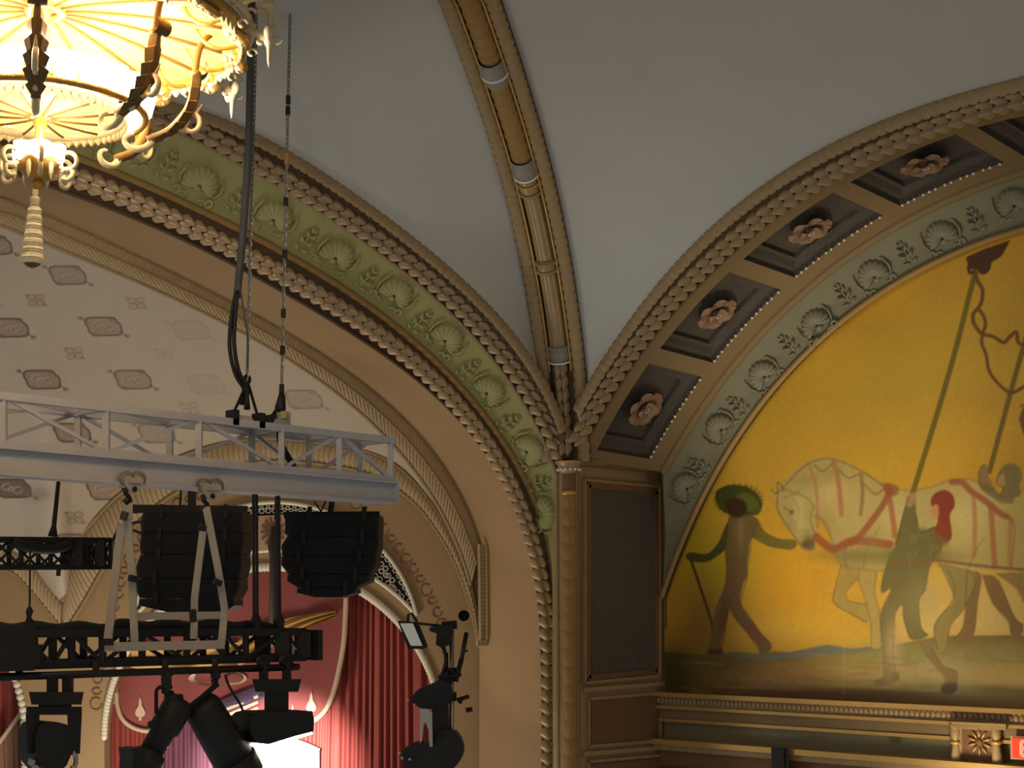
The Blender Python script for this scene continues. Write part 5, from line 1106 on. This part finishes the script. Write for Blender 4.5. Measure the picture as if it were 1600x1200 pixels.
torus(R0, 0, .04, 'rim', BRASS); torus(R0 + .05, .06, .025, 'rim', IVORY); torus(.1, .11, .03, 'hub_ring', BRASS, 20); torus(.49, -.53, .03, 'lower_rim', IVORY, 48); torus(.62, -.53, .022, 'cup_ring', BRASS, 48)
def lace(r, z, n, h, nm):
    mb = MB()
    for k in range(n):
        a, b = 2 * PI * k / n, 2 * PI * (k + 1) / n; m_ = (a + b) / 2
        mb.prism([cy(r, a, z), cy(r, b, z), cy(r, b * .8 + a * .2, z - h * .6), cy(r, m_, z - h), cy(r, a * .8 + b * .2, z - h * .6)], cy(r + .015, m_, z) - cy(r, m_, z))
    o = obj(nm, mb, IVORY, ch); o['kind'] = 'stuff'
lace(R0 - .02, -.03, 110, .05, 'lace_edge'); lace(.50, -.54, 60, .06, 'lace_edge')
for k in range(24):
    a = 2 * PI * k / 24; prof = [(.02, -.09), (.055, -.07), (.072, 0), (.084, .08), (.08, .085), (.06, 0), (.03, -.05)]
    obj('lamp_cup', MB().lathe(cy(.60, a, -.44), prof, 12), CUP, ch, True)
for k in range(8):
    a = math.radians(-15 + 45 * k)
    pth = poly2([(.64, -.66), (.78, -.58), (.88, -.44), (.91, -.28), (.92, -.12), (.95, .0), (1.02, .08), (1.12, .11), (1.2, .08)], 40)
    arm = obj('arm', MB().tube([cy(r, a, z) for r, z in pth], np.interp(np.linspace(0, 1, 40), [0, .25, .5, 1], [.03, .035, .022, .02]), 7), BRZ, ch, True)
    P = []
    for q in np.linspace(2, 21, 40):   # one broad serrated acanthus sheath up the lower half
        i0 = int(q); r, z = pth[i0] * (1 - q + i0) + pth[i0 + 1] * (q - i0); u_ = (q - 2) / 19
        hw = (.022 + .045 * math.sin(PI * min(1, u_ * 1.05)) ** .7) * (.55 + .45 * ((u_ * 6.0) % 1.0)) + .012
        P.append([cy(r + b_, a + t_ * hw / r, z - .02 * abs(t_)) for t_, b_ in ((-1, -.02), (-.5, .03), (0, .04), (.5, .03), (1, -.02))])
    obj('acanthus_leaf', MB().grid(np.array(P)), BRZ, arm)
    r, z = pth[20]; obj('leaf_curl', MB().grid(np.array([[cy(r + .03 + .05 * math.sin(v), a + t_ * .05 / r, z + .05 - .05 * math.cos(v)) for t_ in (-1, -.5, 0, .5, 1)] for v in np.linspace(-.5, 2.6, 8)])), BRZ, arm, True)
    for r_, z_, l_ in ((.70, -.62, .1), (.80, -.56, .09), (.88, -.45, .08)): obj('gilt_spur', MB().tube([cy(r_, a, z_), cy(r_ + l_ * .5, a, z_ - .02), cy(r_ + l_, a, z_ + .05)], [.02, .016, .004], 5), IVORY, arm, True)
    for sg, nm in ((1, 'scroll'),):
        obj('scroll', MB().tube([cy(.66 - .10 + .1 * math.cos(t_) * (1 - t_ / 8), a, -.66 - .07 * math.sin(t_) * (1 - t_ / 9)) for t_ in np.linspace(0, 4.6, 18)], np.linspace(.026, .012, 18), 6), IVORY, arm, True)
    obj('leaf_cap', MB().sph(cy(.915, a, -.2), .035, 7, (1, 1, .8)), BRZ, arm, True)
    obj('curl', MB().tube([cy(.9 + .05 * math.cos(t_), a, -.52 + .06 * math.sin(t_)) for t_ in np.linspace(-2.5, 1.5, 10)], .018, 6), IVORY, arm, True)
    a2 = a + math.radians(15)
    # outer pendant drops on scrolled brackets
    pd = obj('pendant', MB().lathe(cy(1.38, a2, 0), [(.001, -.25), (.012, -.2), (.016, -.12), (.035, -.09), (.03, -.05), (.018, -.03), (.018, .12), (.045, .13), (.045, .155), (.02, .17), (.025, .24), (.001, .25)], 10), IVORY, ch, True)
    obj('bracket', MB().tube([cy(r, a2, z) for r, z in [(1.2, .0), (1.27, -.02), (1.34, -.05), (1.38, -.07)]], [.03, .025, .03, .02], 6), IVORY, pd, True)
    obj('bracket', MB().tube([cy(r, a2, z) for r, z in [(1.2, .16), (1.28, .19), (1.38, .17)]], .016, 6), IVORY, pd, True)
    for (r, z, s_) in ((1.26, .1, 1), (1.26, .03, -1), (1.33, .11, -1), (1.42, .03, 1), (1.33, -.08, 1), (1.43, -.07, -1)):
        obj('scroll', MB().tube([cy(r + .034 * math.cos(t_) * (1 - t_ / 9), a2, z + s_ * .034 * math.sin(t_) * (1 - t_ / 9)) for t_ in np.linspace(0, 5.2, 14)], .011, 5), IVORY, pd, True)
    for q_ in (-1, 1): obj('leaf', MB().sph(cy(1.38, a2 + q_ * .03, -.06 + .02 * q_), .03, 6, (1, 1, 1.6)), IVORY, pd, True)
for k in range(16):
    a = 2 * PI * (k + .0) / 16; n = RT * math.cos(a) - FH * math.sin(a); c = cy(R0 + .0, a, .0) + n * 0; c = cy(R0 - .03, a, -.045)
    vz = unit(V3(0, 0, -1) * .7 + (EYE - c) / np.linalg.norm(EYE - c) * .0 + n * -.5)
    rs = obj('rosette', MB().lathe(c, [(.001, .03), (.02, .028), (.03, .012), (.085, .02), (.1, .0), (.1, -.02)], 16, vz), BRASS, ch, True)
    x_ = unit(np.cross(vz, V3(.1, .2, 1))); y_ = np.cross(vz, x_)
    for q_ in range(8):
        b = q_ * PI / 4; obj('petal', MB().tube([c + vz * .02 + (x_ * math.cos(b) + y_ * math.sin(b)) * r_ for r_ in (.03, .055, .082)], [.006, .015, .008], 5), IVORY, rs, True)
    # arched straps from rim to dish
    obj('strap', MB().tube([cy(r, a + PI / 16, z) for r, z in poly2([(1.18, -.02), (1.05, -.05), (.95, .0), (.9, .08)], 10)], .014, 6), BRASS, ch, True)
    for sg in (-1, 1): obj('rim_scroll', MB().tube([cy(R0 + .06 + .035 * math.cos(t_) * (1 - t_ / 9), a + PI / 16 + sg * .05, .0 + sg * .04 + .035 * math.sin(t_) * (1 - t_ / 9)) for t_ in np.linspace(0, 5, 12)], .011, 5), IVORY, ch, True)
obj('stem', MB().lathe(CC, [(.02, -.90), (.03, -.65), (.045, -.6), (.03, -.5), (.03, .1), (.06, .12), (.035, .3), (.03, 2.7)], 14), BRASS, ch, True)
bz = -.86
obj('finial_ring', MB().lathe(CC + V3(0, 0, bz), [(.02, -.10), (.07, -.09), (.12, -.03), (.135, .02), (.12, .03), (.05, .0)], 20), BRASS, ch, True)
for k in range(6):
    a = k * PI / 3 + .15; obj('lamp_cup', MB().lathe(cy(.11, a, bz + .06), [(.02, -.06), (.05, -.04), (.06, .05), (.05, .05), (.02, -.03)], 10), CUP, ch, True)
    for r_, zz_, w_ in ((.19, bz + .01, .055), (.19, bz - .07, .035)):
        obj('scroll', MB().tube([cy(r_ + w_ * math.cos(t_), a, zz_ + w_ * math.sin(t_)) for t_ in np.linspace(-2.6, 2.9, 16)], .014, 6), IVORY, ch, True)
    obj('drop', MB().lathe(cy(.13, a + .5, bz), [(.001, -.12), (.014, -.08), (.014, -.02), (.001, 0)], 8), IVORY, ch, True)
obj('ball', MB().sph(CC + V3(0, 0, -.985), .035, 8), BRASS, ch, True); obj('rod', MB().tube([CC + V3(0, 0, -.90), CC + V3(0, 0, -1.06)], .008, 6), BRASS, ch)
ts = thing('tassel', CC + V3(-.02, 0, -1.40), 'long cream beaded tassel hanging below the chandelier', 'tassel')
tc = CC + V3(-.01, 0, -.085)
TAS = mat('cream_beads', 'dccaa6', 1.15, rough=.6, var=.3, scale=40)
obj('cap', MB().lathe(tc, [(.001, -.93), (.018, -.935), (.02, -.96), (.014, -.975), (.03, -.985), (.034, -1.0), (.024, -1.015), (.032, -1.03), (.02, -1.045)], 14), IVORY, ts, True)
pr_ = [(.03, -1.045)]; 
for k in range(26):
    z = -1.05 - k * .0132; w_ = .037 + .03 * k / 26 + (.0015 * math.sin(k * 1.7)); pr_ += [(w_, z), (w_ + .003, z - .005), (w_ + .002, z - .0125)]
pr_ += [(.058, -1.395), (.01, -1.38)]
obj('skirt', MB().lathe(tc, pr_, 22), TAS, ts, True)
obj('core', MB().lathe(tc, [(.057, -1.385), (.03, -1.41), (.001, -1.42)], 12), BRZ, ts, True)
for k in range(8): light('POINT', 'cup_lamp', cy(.60, 2 * PI * k / 8 + .2, -.30), LAMP_W, (1, .93, .82), size=.08)
light('POINT', 'finial_lamp', cy(.16, 1.0, -.74), LAMP_W * .5, (1, .85, .62), size=.08)
# ============================================================ LOWER RIGHT DETAILS
def rp3(x, y, d=.0): return xp(x, y, XM - .05 - d)
CAPM = mat('dull_gilt_cap', '86704a', 1.5, rough=.45, var=.2, scale=14)
for (x0, x1), lab in (((1489, 1502), 'left gilt baluster colonnette beside the starburst panel'), ((1554, 1567), 'right gilt baluster colonnette between starburst panel and red sign')):
    xm = (x0 + x1) / 2; b = rp3(xm, 1225, .1); t_ = thing('colonnette', b, lab, 'column')
    z = lambda y: rp3(xm, y, .1)[2] - b[2]
    obj('shaft', MB().lathe(b, [(.03, 0), (.05, z(1215)), (.035, z(1205)), (.055, z(1190)), (.05, z(1180)), (.035, z(1168)), (.03, z(1163))], 14), CAPM, t_, True)
    obj('ring', MB().lathe(b, [(.03, z(1164)), (.052, z(1162)), (.052, z(1159)), (.03, z(1157))], 14), GOLD, t_, True)
    obj('upper_shaft', MB().lathe(b, [(.03, z(1158)), (.045, z(1150)), (.05, z(1142)), (.04, z(1138)), (.055, z(1135)), (.055, z(1132))], 14), CAPM, t_, True)
pn = thing('starburst_panel', rp3(1530, 1196), 'square brown panel with a raised starburst between two colonnettes', 'panel')
P = [rp3(*p, .02) for p in ((1504, 1136), (1556, 1139), (1556, 1196), (1504, 1192))]
obj('board', MB().prism(P, (-.05, 0, 0)), BROWN, pn)
for k in range(4): obj('frame_strip', MB().bar(P[k] + V3(-.05, 0, 0), P[(k + 1) % 4] + V3(-.05, 0, 0), .03, .03), CAPM, pn)
c = rp3(1530, 1160, .09)
for k in range(10):
    a = k * PI / 5 + .3; obj('ray', MB().tube([c + V3(0, -math.cos(a), math.sin(a)) * r for r in (.045, .09, .13)], [.006, .014, .006], 5), GOLD if k not in (7, 8) else CAPM, pn, True)
obj('boss', MB().sph(c, .035, 7, (.5, 1, 1)), BROWN, pn, True)
hb = thing('panel_top_block', rp3(1530, 1134), 'projecting gilt block of the cornice over the starburst panel', 'moulding')
obj('block', MB().hexa([rp3(1487, 1136, .0), rp3(1572, 1141, .0), rp3(1572, 1141, .16), rp3(1487, 1136, .16), rp3(1487, 1128, .0), rp3(1572, 1132, .0), rp3(1572, 1132, .18), rp3(1487, 1128, .18)]), PINK, hb)
obj('fillet', MB().bar(rp3(1487, 1129, .185), rp3(1572, 1133, .185), .02), GOLD, hb)
sg = thing('exit_sign', rp3(1606, 1190, .12), 'red exit sign cut by the right frame edge', 'sign')
q = [rp3(x, y, .14) for x, y in ((1579, 1150), (1676, 1155), (1676, 1192), (1579, 1186))]
obj('case', MB().prism(q, (.06, 0, 0)), mat('exit_rim', 'b08a62', 1.3), sg)
cq = sum(q) / 4
obj('red_face', MB().prism([cq + (p - cq) * V3(1, .94, .88) + V3(-.003, 0, 0) for p in q], (-.006, 0, 0)), mat('exit_red', 'd8432a', 1, rough=.3, emit=.45), sg)
LET = mat('exit_letter', 'f09a78', 1, emit=.6)
fu, fz_ = q[1] - q[0], q[3] - q[0]
def LT(u, v): return q[0] + fu * u + fz_ * v + V3(-.014, 0, 0)
def stroke(a, b): return MB().bar(LT(*a), LT(*b), .034, .012, up=(1, 0, 0))
for ss in ([((.19, .2), (.19, .8)), ((.19, .2), (.32, .2)), ((.19, .5), (.30, .5)), ((.19, .8), (.32, .8))], [((.40, .2), (.54, .8)), ((.54, .2), (.40, .8))], [((.62, .2), (.62, .8))], [((.70, .2), (.86, .2)), ((.78, .2), (.78, .8))]):
    mb = MB()
    for a, b in ss: mb.merge(stroke(a, b))
    obj('letter', mb, LET, sg)
obj('mount_arm', MB().bar(rp3(1600, 1168, .0), rp3(1600, 1168, .09), .04), STEEL, sg)
bx = thing('ledge_speaker', rp3(1219, 1225, .15), 'small black upright box standing on the ledge under the mural', 'speaker')
obj('case', MB().hexa([rp3(1206, 1215, .1), rp3(1233, 1217, .1), rp3(1233, 1217, .26), rp3(1206, 1215, .26), rp3(1205, 1167, .1), rp3(1232, 1168, .1), rp3(1232, 1168, .26), rp3(1205, 1167, .26)]), BLACK, bx)
obj('side_strip', MB().bar(rp3(1225, 1170, .27), rp3(1226, 1215, .27), .012), STEEL, bx)
sw = thing('wall_plate', rp3(1398, 1159), 'small dark cover plate on the grey green strip under the mural', 'wall plate')
obj('plate', MB().hexa([rp3(1393, 1160, -.03), rp3(1404, 1160, -.03), rp3(1404, 1160, -.0), rp3(1393, 1160, -.0), rp3(1393, 1143, -.03), rp3(1404, 1143, -.03), rp3(1404, 1143, -.0), rp3(1393, 1143, -.0)]), mat('plate_grey', '45422f', 1.4), sw)
obj('cover_lip', MB().bar(rp3(1393, 1143.5, .003), rp3(1404, 1143.8, .003), .012), DARKT, sw)

GROUPS = {'beam_trolley': 'trolleys on the white beam', 'hoist_chain': 'chains holding the white truss', 'line_array': 'hanging speaker arrays', 'lighting_truss': 'black lighting trusses',
          'drop_rod': 'rods holding the long black truss', 'pole_moving_head': 'moving heads on the bright pipe', 'colonnette': 'gilt colonnettes by the sign', 'stage_curtain': 'curtains in the archways',
          'moving_head_light': 'lights under the long black truss', 'profile_spot': 'lights under the long black truss', 'wash_can': 'lights under the long black truss', 'moving_wash_light': 'lights under the long black truss'}
for o in bpy.data.objects:
    g_ = GROUPS.get(o.name.split('.')[0])
    if g_ and o.parent is None and 'kind' not in o: o['group'] = g_
